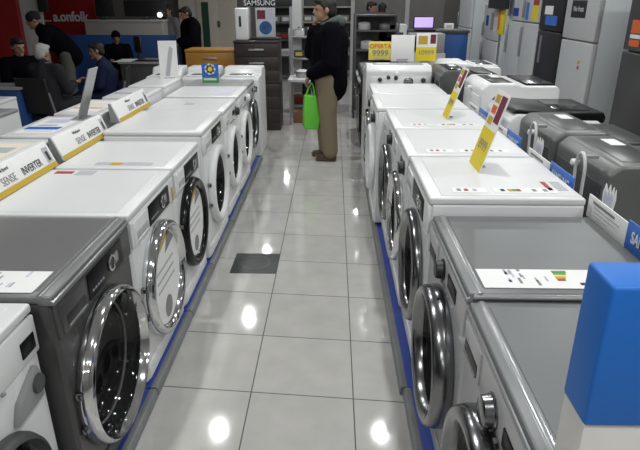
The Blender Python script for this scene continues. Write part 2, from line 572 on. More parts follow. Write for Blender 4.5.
    for sx in (-1, 1):
        for yy in (0.06, D - 0.06):
            MB().cyl((sx * (Wd / 2 - 0.06), yy, 0), (sx * (Wd / 2 - 0.06), yy, ft + 0.01), 0.022, 'black', n=14).build('foot', t)
    if leaflet:
        z = Hh + 0.0022
        lf = None
        for (xa, xb, ya, yb, mm, dz) in leaflet:
            if dz == 0:
                if lf:
                    lf.build('top_label', t, 0)
                lf = MB()
            lf.box(xa, xb, ya, yb, z + dz, z + dz + 0.0012, mm)
        lf.build('top_label', t, 0)
    return t


XL, XR, PZ = -0.83, 0.409, 0.045
RL, RR = pi / 2, -pi / 2      # faces +X / faces -X
GL, GR = 'front loaders left of the aisle', 'front loaders right of the aisle'


def mid(a, b):
    return (a + b) / 2


energy = [(-0.30, -0.24, 0.50, 0.56, 'mid_grey', 0)]
def prints(x0, x1, y0, y1):
    """a light leaflet with small dark and coloured marks"""
    L_ = [(x0, x1, y0, y1, 'paper', 0)]
    rnd = random.Random(int(x0 * 1000 + y1 * 333))
    w, h = x1 - x0, y1 - y0
    for k in range(14):
        a = x0 + w * rnd.uniform(0.06, 0.8)
        b = y0 + h * rnd.uniform(0.1, 0.85)
        L_.append((a, a + rnd.uniform(0.01, 0.04), b, b + rnd.uniform(0.004, 0.01), rnd.choice(['paper_grey', 'paper_lilac', 'paper_grey', 'ink_grey']), 0.0013))
    return L_


def energylabel(x, y, s=1.0, flip=1):
    """row of small printed marks: hazard triangles and an energy arrow"""
    Lb = []
    for (d0, d1, marks) in [(0.10, 0.24, [(0.02, 'ink_grey'), (0.05, 'ink_red'), (0.085, 'paper_grey')]), (0.27, 0.53, [(0.03, 'ink'), (0.06, 'mustard'), (0.078, 'green_ink'), (0.096, 'ink_red'), (0.16, 'ink_grey'), (0.205, 'ink_grey')])]:
        Lb.append((x - 0.03 * s, x + 0.035 * s, y + d0, y + d1, 'paper', 0))
        for dy, c in marks:
            Lb.append((x - 0.012 * s, x + 0.016 * s, y + d0 + dy, y + d0 + dy + 0.016, c, 0.0013))
    return Lb


# left of the aisle; local -x is the near side
lx = -0.315
w0 = washer('white front loader cut off by the lower left corner, with a small digital display', (XL - 0.055, mid(0.79, 1.425), PZ), RL, GL,
            panel='lcd', ring='dark_grey', ringw=0.02, zc=0.345, R=0.215, zoff=-0.02, dw=-0.045, knob='mid_grey', corner=0.05, D=0.56, Hh=0.83, dpx=0.10)
MB().prism([(0.12, -0.02, 0.54), (0.27, -0.02, 0.54), (0.285, -0.02, 0.60), (0.26, -0.02, 0.655), (0.15, -0.02, 0.60)], (0, 0.021, 0), 'mid_grey', 0.006).build('latch_plate', w0)
MB().lathe([(0.03, 0), (0.028, 0.008), (0, 0.01)], (0.245, -0.02, 0.60), (0, -1, 0), 'dark_grey', 24).build('latch_button', w0)
washer('dark graphite front loader with a big chrome door ring, nearest on the left', (XL, mid(1.44, 2.087), PZ), RL, GL,
       Wd=0.642, body='graphite', top='graphite_top', lip='graphite_lip', ring='chrome', R=0.288, zc=0.383, ringw=0.020, knob='black_gloss', bulge=0.05,
       leaflet=prints(-0.305, -0.165, 0.06, 0.5))
w2 = washer('white front loader with chrome door ring and round door poster, beside the graphite one', (XL, mid(2.105, 2.765), PZ), RL, GL,
       Wd=0.65, ring='chrome', ringw=0.034, R=0.275, zc=0.40, bulge=0.05, knob='black_gloss', sticker=True,
       leaflet=[(0.24, 0.28, 0.47, 0.56, 'ink_red', 0), (0.22, 0.29, 0.36, 0.45, 'paper_grey', 0)])
MB().box(0.275, 0.295, -0.0125, -0.009, 0.69, 0.76, 'mustard').build('sticker', w2)
washer('white front loader with a thick black door ring and round poster in its door', (XL, mid(2.79, 3.38), PZ), RL, GL,
       Wd=0.585, ring='black_gloss', ringw=0.052, R=0.26, zc=0.43, knob='black_gloss', sticker=True,
       leaflet=[(-0.25, -0.20, 0.12, 0.42, 'paper_grey', 0), (-0.25, -0.205, 0.28, 0.34, 'mustard', 0.0013)])
washer('white front loader with a white door ring, first one beyond the black-ringed one', (XL + 0.01, mid(3.42, 4.17), PZ), RL, GL,
       Wd=0.70, ring='white_plastic', ringw=0.055, R=0.27, Hh=0.885)
washer('white front loader, second one beyond the black-ringed door on the left', (XL, mid(4.21, 4.84), PZ), RL, GL,
       Wd=0.60, ring='white_plastic', panel='knob', knob='black', R=0.25, ringw=0.05, Hh=0.865, leaflet=[(-0.03, 0.05, 0.28, 0.36, 'paper_grey', 0)])
washer('white front loader with grey printed sheet on top, third beyond the black-ringed door', (XL, mid(4.87, 5.51), PZ), RL, GL,
       Wd=0.61, ring='white_plastic', panel='knob', knob='white_plastic', R=0.25, ringw=0.05, Hh=0.87, leaflet=[(-0.15, 0.1, 0.08, 0.26, 'paper_lilac', 0)])
washer('silver-topped dark-fronted front loader, last on the left before the white top loaders', (XL - 0.02, mid(5.54, 6.15), PZ), RL, GL,
       Wd=0.60, body='silver', top='mid_grey', ring='dark_chrome', panel='knob', knob='chrome', R=0.25, Hh=0.85)

# right of the aisle; local -x is the far side
washer('silver front loader nearest on the right, beside the blue and white display stand', (XR, mid(0.81, 1.46), PZ), RR, GR,
       Wd=0.645, Hh=0.83, body='silver', top='silver_top', lip='silver_lip', ring='dark_chrome', ringw=0.05, panel='lcd', knob='dark_chrome', R=0.25, zc=0.40, bulge=0.06, kbig=1.25, zoff=-0.025, kdx=0.03, dpx=0.03)
lf = prints(0.02, 0.285, 0.10, 0.56)
lf = [(0.165, 0.29, 0.05, 0.58, 'paper', 0)] + [q for q in prints(0.155, 0.28, 0.105, 0.28)[1:]]
lf += [(0.175 + 0.014 * k, 0.187 + 0.014 * k, 0.285, 0.33 - 0.005 * k, c, 0.0013) for k, c in enumerate(['green_ink', 'green_ink', 'pale_yellow', 'mustard', 'ink_red'])]
lf += [(0.255, 0.27, 0.345, 0.36, 'ink', 0.0013)]
w1 = washer('silver front loader with a white energy leaflet on its grey top', (XR, mid(1.475, 2.12), PZ), RR, GR,
       Wd=0.64, body='silver', top='silver_top', lip='silver_lip', ring='dark_chrome', ringw=0.040, panel='lcd', knob='black', R=0.260, zc=0.412, bulge=0.065, Hh=0.848, leaflet=lf)
MB().cyl((0.322, 0.01, 0.836), (0.322, 0.60, 0.836), 0.009, 'silver_lip', n=14).build('edge_highlight_bar', w1)  # added bright bar imitating the highlight along the rounded near top edge
washer('white front loader nearest among the white ones on the right, yellow price card on top', (0.395, mid(2.135, 2.775), PZ), RR, GR,
       Wd=0.635, Hh=0.915, ring='dark_chrome', ringw=0.05, panel='rect', R=0.265, zc=0.47, leaflet=energylabel(0.22, 0.0) + [(0.10, 0.22, 0.50, 0.52, 'ink_red', 0), (0.10, 0.22, 0.54, 0.58, 'paper_grey', 0)])
washer('white front loader on the right with printed marks on top, second of the white ones', (0.388, mid(2.795, 3.42), PZ), RR, GR,
       Wd=0.615, Hh=0.915, ring='chrome', ringw=0.05, panel='knob', knob='black', R=0.26, zc=0.47, leaflet=energylabel(0.22, 0.0))
washer('white front loader on the right with a bare top, third of the white ones', (0.385, mid(3.44, 4.08), PZ), RR, GR,
       Wd=0.63, Hh=0.915, ring='dark_chrome', ringw=0.05, panel='knob', knob='black', R=0.26, zc=0.47, leaflet=energylabel(0.22, 0.0, 0.8))
washer('white front loader on the right sticking out into the aisle, fourth of the white ones', (0.325, mid(4.12, 4.76), PZ), RR, GR,
       Wd=0.63, Hh=0.915, ring='white_plastic', ringw=0.05, panel='knob', knob='black', R=0.26, zc=0.47, D=0.66)
washer('white front loader farthest on the right, in front of the loader turned backwards', (0.34, mid(4.78, 5.40), PZ), RR, GR,
       Wd=0.61, Hh=0.915, ring='chrome', ringw=0.05, panel='knob', knob='black', R=0.26, zc=0.47)


# ------------------------------------------------------------------ display platforms
def platform(label, x_edge, y0, y1, side, grp, depth=0.72):
    t = thing('display_platform', label, 'platform', (x_edge, mid(y0, y1), 0), 0, grp)
    h = (y1 - y0) / 2
    s = side
    b = MB().box(s * 0.034, s * depth, -h, h, 0, PZ, 'plinth_blue', 0.003).build('deck', t)
    MB().prism([(0, -h, 0), (0, -h, PZ - 0.012), (s * 0.008, -h, PZ + 0.002), (s * 0.034, -h, PZ + 0.002), (s * 0.034, -h, 0)], (0, 2 * h, 0), 'plinth_grey', 0.002).build('edge_trim', t)


PL = 'low platforms under the left row'
for k, (a, b, lab) in enumerate([(0.78, 1.43, 'low blue platform with grey edge under the cut-off white loader'), (1.44, 2.09, 'low blue platform with grey edge under the graphite front loader'),
                                (2.10, 2.775, 'low blue platform with grey edge under the chrome-ringed white loader'), (2.785, 3.395, 'low blue platform with grey edge under the black-ringed loader'),
                                (3.405, 4.185, 'low blue platform with grey edge, first beyond the black-ringed loader'), (4.2, 4.85, 'low blue platform with grey edge, second beyond the black-ringed loader'),
                                (4.86, 5.52, 'low blue platform with grey edge, third beyond the black-ringed loader'), (5.53, 6.17, 'low blue platform with grey edge under the last left loader')]):
    platform(lab, -0.79, a, b, -1, PL, 0.70)
PRG = 'low platforms under the right row'
for k, (a, b, lab) in enumerate([(0.8, 2.125, 'low blue platform with grey edge under the two silver loaders'), (2.13, 3.43, 'low blue platform with grey edge under the nearest white loaders, right'),
                                (3.435, 4.77, 'low blue platform with grey edge under the protruding right loader'), (4.775, 5.41, 'low blue platform with grey edge, farthest of the right row')]):
    platform(lab, 0.318 if k else 0.332, a, b, 1, PRG, 0.76)

# ------------------------------------------------------------------ second row on the left (backs to the first row)
GM = 'second row of white machines on the left'
XM = -1.535 - 0.31
mrow = [(2.36, 2.985, 'white machine behind the nearest sign strip, cream leaflet on top'),
        (3.04, 3.62, 'white machine behind the middle sign strip, blue brochure on top'),
        (3.69, 4.27, 'white machine behind the farthest sign strip, pink-edged leaflet on top'),
        (4.36, 4.88, 'white machine with a dark slot across its top, past the sign strips'),
        (4.95, 5.55, 'white machine carrying the tall phone picture card')]
lfl = [[(-0.2, 0.2, 0.06, 0.27, 'cream', 0), (0.05, 0.08, 0.08, 0.16, 'ink_red', 0.0013), (-0.1, 0.0, 0.12, 0.24, 'paper_grey', 0.0013)],
       [(-0.22, 0.22, 0.04, 0.26, 'paper', 0), (0.06, 0.13, 0.05, 0.25, 'sign_blue', 0.0013), (-0.16, -0.05, 0.08, 0.22, 'paper_lilac', 0.0013), (0.16, 0.18, 0.08, 0.24, 'paper_lilac', 0.0013), (0.0, 0.03, 0.08, 0.2, 'paper_grey', 0.0013)],
       [(-0.2, 0.22, 0.04, 0.26, 'paper', 0), (0.08, 0.105, 0.05, 0.25, 'orange_ink', 0.0013), (-0.1, 0.05, 0.08, 0.24, 'cream', 0.0013)],
       [(0.05, 0.08, 0.03, 0.28, 'ink_grey', 0)], None]
for (a, b, lab), q in zip(mrow, lfl):
    washer(lab, (XM if a < 4.3 else XM + 0.065, mid(a, b), 0.0), RR, GM, Wd=b - a - 0.01, D=0.31, Hh=0.99, ring='white_plastic', panel='knob', R=0.22, zc=0.5, leaflet=q, handle=False)

# third row far left
G3 = 'low machines at the left edge of the photo'
for (a, b, x, lab) in [(3.35, 3.95, -2.62, 'grey-topped machine at the left edge, nearest of that group'), (4.0, 4.6, -2.62, 'grey-topped machine at the left edge, behind the nearest one'),
                       (4.65, 5.2, -2.95, 'white-topped machine at the left edge in front of the blue desk')]:
    washer(lab, (x - 0.55, mid(a, b), 0), RR, G3, Wd=b - a - 0.01, D=0.58, Hh=0.86, top='white_top' if a > 4.5 else 'mid_grey', body='white', ring='white_plastic', panel='knob', R=0.2, handle=False)
wb = thing('appliance_box', 'small white box with a dark slot on a grey-topped machine', 'box', (-2.78, 4.3, 0.8625), 0.05)
MB().box(-0.13, 0.13, -0.08, 0.08, 0, 0.07, 'white_plastic', 0.008).build('shell', wb)
MB().box(-0.08, 0.1, -0.082, -0.078, 0.015, 0.04, 'dark_grey', 0.001).build('slot', wb)


# ------------------------------------------------------------------ cardboard sign strips on the left row
def strip(label, y0, y1, w1, w2, x=-1.437, z=0.8875):
    t = thing('sign_strip', label, 'sign', (x, mid(y0, y1), z), RL, 'cardboard strips behind the left row')
    h = (y1 - y0) / 2
    tilt = 0.05
    hh = 0.125
    def pt(x, z):
        return (x, tilt * z / hh, z)
    b = MB()
    b.prism([pt(-h, 0), pt(-h, hh), (-h, tilt + 0.012, hh), (-h, 0.012, 0)], (2 * h, 0, 0), 'paper', 0.002)
    b.build('panel', t)
    y = MB()
    y.prism([(-h, -0.0012, 0.001), (-h, tilt * 0.2 - 0.0012, hh * 0.2), (-h, tilt * 0.2, hh * 0.2), (-h, 0, 0.001)], (2 * h, 0, 0), 'mustard')
    y.build('yellow_band', t)
    ang = math.atan2(tilt, hh)
    r = (pi / 2 - ang, 0, 0)
    def at_(x, z, d=0.0014):
        return (x, tilt * z / hh - d, z)
    text(w1, 0.052, 'ink_grey', t, at_(-h * 0.17, 0.052), r, 0.0004, sx=0.86)
    text(w2, 0.052, 'ink', t, at_(h * 0.40, 0.052), r, 0.0004, bold=0.0005, sx=0.80)
    text('Whirlpool', 0.024, 'ink', t, at_(-h * 0.2, 0.100), r, 0.0004)
    p = MB()
    for (xa, xb, z0, z1, mm) in [(h * 0.80, h * 0.95, 0.03, 0.105, 'paper_grey'), (h * 0.84, h * 0.91, 0.04, 0.085, 'ink')]:
        dd = 0.0012 if mm == 'paper_grey' else 0.0018
        p.poly([at_(xa, z0, dd), at_(xb, z0, dd), at_(xb, z1, dd), at_(xa, z1, dd)], mm)
    p.build('appliance_picture', t, 0)
    e = MB()
    e.prism([(-h + 0.002, 0.013, 0), (-h + 0.002, 0.06, hh - 0.003), (-h + 0.002, 0.075, hh - 0.003), (-h + 0.002, 0.075, 0)], (0.006, 0, 0), 'mid_grey')
    e.build('end_flap', t)


strip('tilted white sign strip with yellow band reading INVERTER, nearest the camera', 2.10, 2.83, 'SENSE', 'INVERTER')
strip('tilted white sign strip with yellow band, middle of three behind the left loaders', 2.91, 3.57, 'SENSE', 'INVERTER')
strip('tilted white sign strip with yellow band, farthest of three behind the left loaders', 3.70, 4.36, 'SENSE', 'INVERTER', -1.405, 0.9325)


# ------------------------------------------------------------------ top loaders
def toploader(label, loc, rotz, group, Wd=0.60, D=0.62, Hb=0.92, Hk=1.0, body='white', lid='black_gloss', back='white', console='black_gloss', thick=False, hose=True, deck=None, caps=True):
    t = thing('top_loading_washer', label, 'washing machine', loc, rotz, group)
    b = MB()
    pr = [(0, 0.02), (0, Hb - 0.03), (0.03, Hb), (D * 0.44, Hb), (D * 0.50, Hk - 0.012), (D * 0.55, Hk), (D - 0.05, Hk), (D, Hk - 0.045), (D, 0.02)]
    b.prism([(-Wd / 2, y, z) for y, z in pr], (Wd, 0, 0), body, 0.018, 3)
    b.build('body', t)
    l = MB()
    if thick:
        l.prism([(-Wd / 2 + 0.012, y, z) for y, z in [(-0.012, Hb - 0.02), (-0.02, Hb + 0.02), (0.0, Hb + 0.052), (D * 0.5, Hb + 0.05), (D * 0.92, Hk + 0.03), (D * 0.96, Hk + 0.006), (D * 0.5, Hb + 0.006)]], (Wd - 0.024, 0, 0), lid, 0.01, 3)
    else:
        l.prism([(-Wd / 2 + 0.04, y, z) for y, z in [(0.03, Hb - 0.002), (0.035, Hb + 0.012), (D * 0.425, Hb + 0.014), (D * 0.43, Hb - 0.002)]], (Wd - 0.08, 0, 0), lid, 0.006, 2)
    lo = l.build('lid', t)
    if thick:
        MB().prism([(-Wd / 2 + 0.09, y, z) for y, z in [(0.06, Hb + 0.050), (0.06, Hb + 0.0545), (D * 0.45, Hb + 0.0535), (D * 0.45, Hb + 0.049)]], (Wd - 0.18, 0, 0), 'black_gloss', 0.001).build('lid_window', lo)
    else:
        MB().box(-Wd / 2 + 0.09, Wd / 2 - 0.09, 0.07, D * 0.38, Hb + 0.011, Hb + 0.016, 'grey_tl_dark' if body.startswith('grey') else 'dark_chrome', 0.002).build('lid_window', lo)
    if not thick:
        c = MB()
        c.box(-Wd / 2 + 0.07, Wd / 2 - 0.07, D * 0.58, D - 0.085, Hk - 0.003, Hk + 0.002, console, 0.001)
        co = c.build('console_plate', t)
        MB().box(Wd * 0.12, Wd * 0.34, D * 0.60, D * 0.72, Hk + 0.0015, Hk + 0.003, 'paper').build('console_label', co)
    bp = MB()
    bp.box(-Wd / 2 + 0.05, Wd / 2 - 0.05, D - 0.002, D + 0.006, 0.08, Hk - 0.10, back, 0.003)
    for k in range(3):
        bp.box(-Wd / 2 + 0.09, Wd / 2 - 0.09, D + 0.003, D + 0.012, 0.18 + 0.16 * k, 0.26 + 0.16 * k, back, 0.004)
    bp.build('back_panel', t)
    if caps:
        for sx in (0.02,):
            MB().lathe([(0.017, 0), (0.017, 0.03), (0.012, 0.035), (0, 0.035)], (sx, D, Hk - 0.07), (0, 1, 0), 'white_plastic', 16).build('inlet_cap', t)
    if hose:
        arc = [(-0.17 + 0.05 * cos(pi * k / 24), D + 0.07, Hk - 0.06 + 0.085 * sin(pi * k / 24)) for k in range(25)]
        pts = [(-0.12, D + 0.05, 0.35), (-0.12, D + 0.06, 0.7)] + arc + [(-0.225, D + 0.07, Hk - 0.20)]
        h = MB().tube(pts, 0.008, 'hose', 8).build('drain_hose', t)
        MB().box(-0.20, -0.175, D + 0.006, D + 0.074, Hk + 0.005, Hk + 0.02, 'mid_grey', 0.003).build('hose_clip', h)
    for sx in (-1, 1):
        for yy in (0.06, D - 0.06):
            MB().cyl((sx * (Wd / 2 - 0.06), yy, 0), (sx * (Wd / 2 - 0.06), yy, 0.03), 0.022, 'black', n=12).build('foot', t)
    return t


GT = 'top loaders with their backs to the right row'
XT = 1.21 + 0.62
toploader('dark grey top loader nearest the camera, white drain hose looped on its back', (XT, mid(2.40, 3.01), 0), RL, GT, Wd=0.61, Hb=0.94, Hk=1.02, body='grey_tl', lid='grey_tl_dark', back='grey_tl_dark', console='grey_tl_dark')
toploader('dark grey top loader between the nearest grey one and the black-lidded white one', (XT, mid(3.07, 3.67), 0), RL, GT, Wd=0.60, Hb=0.94, Hk=1.02, body='grey_tl', lid='grey_tl_dark', back='grey_tl_dark', console='grey_tl_dark')
toploader('white top loader with a thick glossy black lid, behind the grey ones', (1.78, mid(3.74, 4.32), 0), RL, GT, Wd=0.58, Hb=0.95, Hk=0.99, body='white', lid='lid_black', back='grey_tl_dark', thick=True, hose=False)
toploader('tall white top loader with a flat dark glass lid', (1.74, mid(4.42, 5.05), 0), RL, GT, Wd=0.62, D=0.60, Hb=1.075, Hk=1.09, body='white', lid='lid_black', back='white', console='lid_black', hose=False)
toploader('black top loader behind the tall white one with the flat lid', (1.50, mid(5.15, 5.80), 0), RL, GT, Wd=0.64, D=0.55, Hb=1.06, Hk=1.10, body='grey_tl_dark', lid='black_gloss', back='black_gloss', console='black_gloss', hose=False, caps=False)
toploader('white rounded top loader behind the black one, farthest of that row', (1.69, mid(5.86, 6.45), 0), RL, GT, Wd=0.58, D=0.60, Hb=1.06, Hk=1.09, body='white', lid='white_plastic', console='white_plastic', hose=False, caps=False)
# a loader turned with its back to the camera, behind the right row
r7 = toploader('white loader turned backwards, pipes and round cover showing on its back', (0.62, 6.10, 0.0), pi, None, Wd=0.62, D=0.62, Hb=1.05, Hk=1.11, body='white', lid='white_plastic', back='white', console='mid_grey', hose=False)
for (x, z, r, mm) in [(0.1, 1.005, 0.018, 'black'), (0.03, 1.0, 0.018, 'black'), (0.18, 0.985, 0.02, 'black'), (-0.09, 0.965, 0.045, 'dark_chrome'), (-0.23, 0.98, 0.022, 'black')]:
    MB().lathe([(r, 0), (r, 0.025), (r * 0.7, 0.032), (0, 0.032)], (x, 0.62, z), (0, 1, 0), mm, 20).build('back_fitting', r7)

GTL = 'white top loaders side by side at the end of the left row'
for k, (xa, xb, lab) in enumerate([(-2.06, -1.72, 'white top loader at the end of the left row, leftmost of three'), (-1.66, -1.30, 'white top loader at the end of the left row, middle of three'),
                                  (-1.24, -0.81, 'white top loader with its side to the aisle, beside the dark drawer cabinet')]):
    toploader(lab, (mid(xa, xb), 6.28, 0), 0, GTL, Wd=xb - xa, D=0.6, Hb=0.90, Hk=0.97, body='white', lid='white_plastic', console='white_plastic', hose=False, caps=False)


# ------------------------------------------------------------------ brand strips on the right
def brand(y0, y1, lab):
    t = thing('brand_strip', lab, 'sign', (1.032, mid(y0, y1), 0.885), RR, 'blue and white strips behind the right row')
    h = (y1 - y0) / 2
    # local x+ runs towards the camera (-Y)
    MB().box(0.02, h, 0, 0.006, 0, 0.102, 'sign_blue', 0.002).build('blue_panel', t)
    MB().box(-h, 0.02, 0, 0.006, -0.004, 0.088, 'paper', 0.002).build('white_panel', t)
    for q in (-1, 1):
        MB().box(q * h * 0.7 - 0.01, q * h * 0.7 + 0.01, 0.006, 0.018, -0.885, 0.06, 'mid_grey', 0.002).build('post', t)
    text('SAMSUNG', 0.058, 'logo_white', t, (h * 0.53, -0.0012, 0.05), (pi / 2, 0, 0), 0.0005, bold=0.001, sx=0.76)
    p = MB()
    for k, (a, b) in enumerate([(-0.85, -0.25), (-0.8, -0.1), (-0.8, -0.2), (-0.8, -0.4)]):
        z = 0.068 - 0.016 * k
        p.box(a * h, b * h, -0.001, 0.0, z - (0.005 if k == 0 else 0.002), z + (0.005 if k == 0 else 0.002), 'ink_grey' if k == 0 else 'paper_grey')
    p.build('small_print', t, 0)


brand(1.57, 2.17, 'blue and white brand strip cut off at the right edge of the photo')
brand(2.335, 2.93, 'blue and white brand strip beside the nearest white right loader')
brand(3.07, 3.63, 'blue and white brand strip in front of the black-lidded loader')
brand(3.76, 4.34, 'blue and white brand strip partly behind the nearer tall price card')
for (y, lab) in [(2.15, 'white paper tag with a blue outline hanging by the drain hose'), (2.97, 'white paper tag half hidden behind the second brand strip')]:
    t = thing('paper_tag', lab, 'tag', (1.10, y, 0.88), RR, 'paper tags behind the right row')
    pts = [(-0.04, 0), (0.04, 0), (0.055, 0.09), (0.045, 0.13), (0.035, 0.10), (0.025, 0.135), (0.01, 0.10), (-0.005, 0.135), (-0.02, 0.10), (-0.04, 0.13), (-0.055, 0.09)]
    MB().prism([(x, 0, z) for x, z in pts], (0, 0.003, 0), 'paper').build('card', t, 0)
    MB().prism([(x * 0.72, -0.001, 0.012 + z * 0.72) for x, z in pts], (0, 0.001, 0), 'paper_lilac').build('blue_print', t, 0)
    MB().box(-0.006, 0.006, 0.003, 0.008, -0.88, 0.03, 'mid_grey').build('holder', t)


# ------------------------------------------------------------------ price cards
def tallcard(lab, x, ya, yb, z0, hh, lean):
    t = thing('price_card', lab, 'price card', (x, mid(ya, yb), z0), RR, 'tall yellow and white price cards on the right row')
    h = abs(yb - ya) / 2
    sl = math.atan2(lean, hh)
    ln = math.hypot(lean, hh)
    rt = Matrix.Rotation(-sl, 3, 'X')
    def pl(name, xa, xb, za, zb, mm, d0, d1, par):
        o = MB().box(xa, xb, d0, d1, za, zb, mm, rot=rt, org=(0, 0, 0)).build(name, par, 0)
        return o
    c = pl('card', -h, h, 0, ln, 'paper', 0, 0.004, t)
    pl('yellow_field', -h, h, 0.0, ln * 0.52, 'yellow', -0.0012, 0.0, t)
    pic = pl('picture', h * 0.05, h * 0.85, ln * 0.62, ln * 0.96, 'maroon', -0.0012, 0.0, t)
    for k in range(3):
        pl('picture', -h * 0.8, -h * 0.1, ln * (0.57 + 0.14 * k), ln * (0.67 + 0.14 * k), ['mustard', 'orange_ink', 'mustard'][k], -0.0014, 0.0, t)
    q = rt @ V((0, -0.002, ln * 0.30))
    text('8999', 2 * h * 0.34, 'ink_grey', t, q, (pi / 2 - sl, 0, 0), 0.0004, 'price_digits')
    MB().box(-0.01, 0.01, 0.004, 0.05, 0, 0.006, 'acrylic').build('foot', t)
    return t


tallcard('tall leaning yellow and white price card on the nearest white right loader', 0.665, 2.48, 2.675, 0.9635, 0.345, 0.10)
tallcard('tall leaning yellow and white price card on the third white right loader', 0.746, 3.69, 3.86, 0.9635, 0.32, 0.11)


def flatsign(lab, x0, x1, v0, v1, Y, z0, body='paper', parts=None, txt=None, cat='sign', name='counter_sign', post=True):
    a, b = W(x0, v0, Y=Y), W(x1, v1, Y=Y)
    t = thing(name, lab, cat, (mid(a.x, b.x), Y, z0))
    w = (b.x - a.x) / 2
    MB().box(-w, w, 0, 0.008, b.z - z0, a.z - z0, body, 0.001).build('board', t)
    hh = a.z - b.z
    for (fx0, fx1, fz0, fz1, mm, nm) in (parts or []):
        MB().box(-w + 2 * w * fx0, -w + 2 * w * fx1, -0.0015, 0, b.z - z0 + hh * fz0, b.z - z0 + hh * fz1, mm).build(nm, t, 0)
    for (s, fz, size, mm, bo) in (txt or []):
        text(s, size, mm, t, (0, -0.0025, b.z - z0 + hh * fz), (pi / 2, 0, 0), 0.0004, bold=bo)
    if post:
        MB().box(-w * 0.5, w * 0.5, 0.008, 0.014, 0, b.z - z0 + 0.02, 'acrylic').build('prop', t)
        MB().box(-w * 0.5, w * 0.5, -0.03, 0.05, 0, 0.006, 'acrylic').build('foot', t)
    return t


# ------------------------------------------------------------------ blue and white stand at the right edge
st = thing('display_stand', 'blue-topped white display stand at the lower right edge of the photo', 'display stand', (0.37, 0.663, 0))
MB().box(0, 0.36, 0, 0.076, 0, 1.121, 'stand_white', 0.004).build('lower_panel', st)
MB().box(-0.002, 0.362, -0.002, 0.078, 1.121, 1.35, 'stand_blue', 0.006, 3).build('upper_panel', st)

# ------------------------------------------------------------------ floor cover
fc = thing('floor_cover', 'dark square access cover set into the tiled floor', 'floor cover', (-0.525, 3.505, 0))
MB().box(-0.155, 0.155, -0.155, 0.155, -0.004, 0.004, mat('cover_green', (0.045, 0.055, 0.05), 0.55, var=0.15, scale=20), 0.002).build('plate', fc)
MB().lathe([(0.105, 0.0035), (0.105, 0.0055), (0.09, 0.0055), (0.09, 0.0035)], (0, 0, 0), (0, 0, 1), 'dark_grey', 40).build('ring', fc)


# ------------------------------------------------------------------ people
def remeshed(name, mb, parent, voxel, smooth_it=6):
    me = bpy.data.meshes.new(name)
    mb.bm.to_mesh(me)
    mb.bm.free()
    o = bpy.data.objects.new('tmp_body', me)
    COL.objects.link(o)
    r = o.modifiers.new('r', 'REMESH')
    r.mode = 'VOXEL'
    r.voxel_size = voxel
    r.use_smooth_shade = True
    s = o.modifiers.new('s', 'SMOOTH')
    s.iterations = smooth_it
    s.factor = 0.5
    dg = bpy.context.evaluated_depsgraph_get()
    me2 = bpy.data.meshes.new_from_object(o.evaluated_get(dg))
    bpy.data.objects.remove(o)
    me2.name = name
    me2.materials.clear()
    for m in mb.mats:
        me2.materials.append(m)
    me2.polygons.foreach_set('use_smooth', [True] * len(me2.polygons))
    me2.polygons.foreach_set('material_index', [0] * len(me2.polygons))
    q = bpy.data.objects.new(name, me2)
    COL.objects.link(q)
    q.parent = parent
    return q


STAND = dict(pelvis=(0, 0, 0.92), waist=(0, 0.0, 1.06), chest=(0, 0.01, 1.26), neck=(0, 0.015, 1.42), head=(0, -0.015, 1.565),
             lsh=(0.175, 0.02, 1.36), lel=(0.22, 0.06, 1.09), lwr=(0.20, -0.03, 0.86), rsh=(-0.175, 0.02, 1.36), rel=(-0.22, 0.06, 1.09), rwr=(-0.20, -0.03, 0.86),
             lhip=(0.09, 0, 0.90), lkn=(0.10, -0.01, 0.49), lan=(0.10, 0.03, 0.08), rhip=(-0.09, 0, 0.90), rkn=(-0.10, -0.01, 0.49), ran=(-0.10, 0.03, 0.08), face=(0, -1, -0.1))
SIT = dict(pelvis=(0, 0.05, 0.50), waist=(0, 0.05, 0.63), chest=(0, 0.03, 0.86), neck=(0, 0.02, 1.02), head=(0, -0.02, 1.16),
           lsh=(0.175, 0.03, 0.96), lel=(0.23, -0.03, 0.71), lwr=(0.15, -0.27, 0.76), rsh=(-0.175, 0.03, 0.96), rel=(-0.23, -0.03, 0.71), rwr=(-0.15, -0.27, 0.76),
           lhip=(0.09, 0.03, 0.50), lkn=(0.12, -0.40, 0.51), lan=(0.12, -0.36, 0.08), rhip=(-0.09, 0.03, 0.50), rkn=(-0.12, -0.40, 0.51), ran=(-0.12, -0.36, 0.08), face=(0, -1, -0.15))


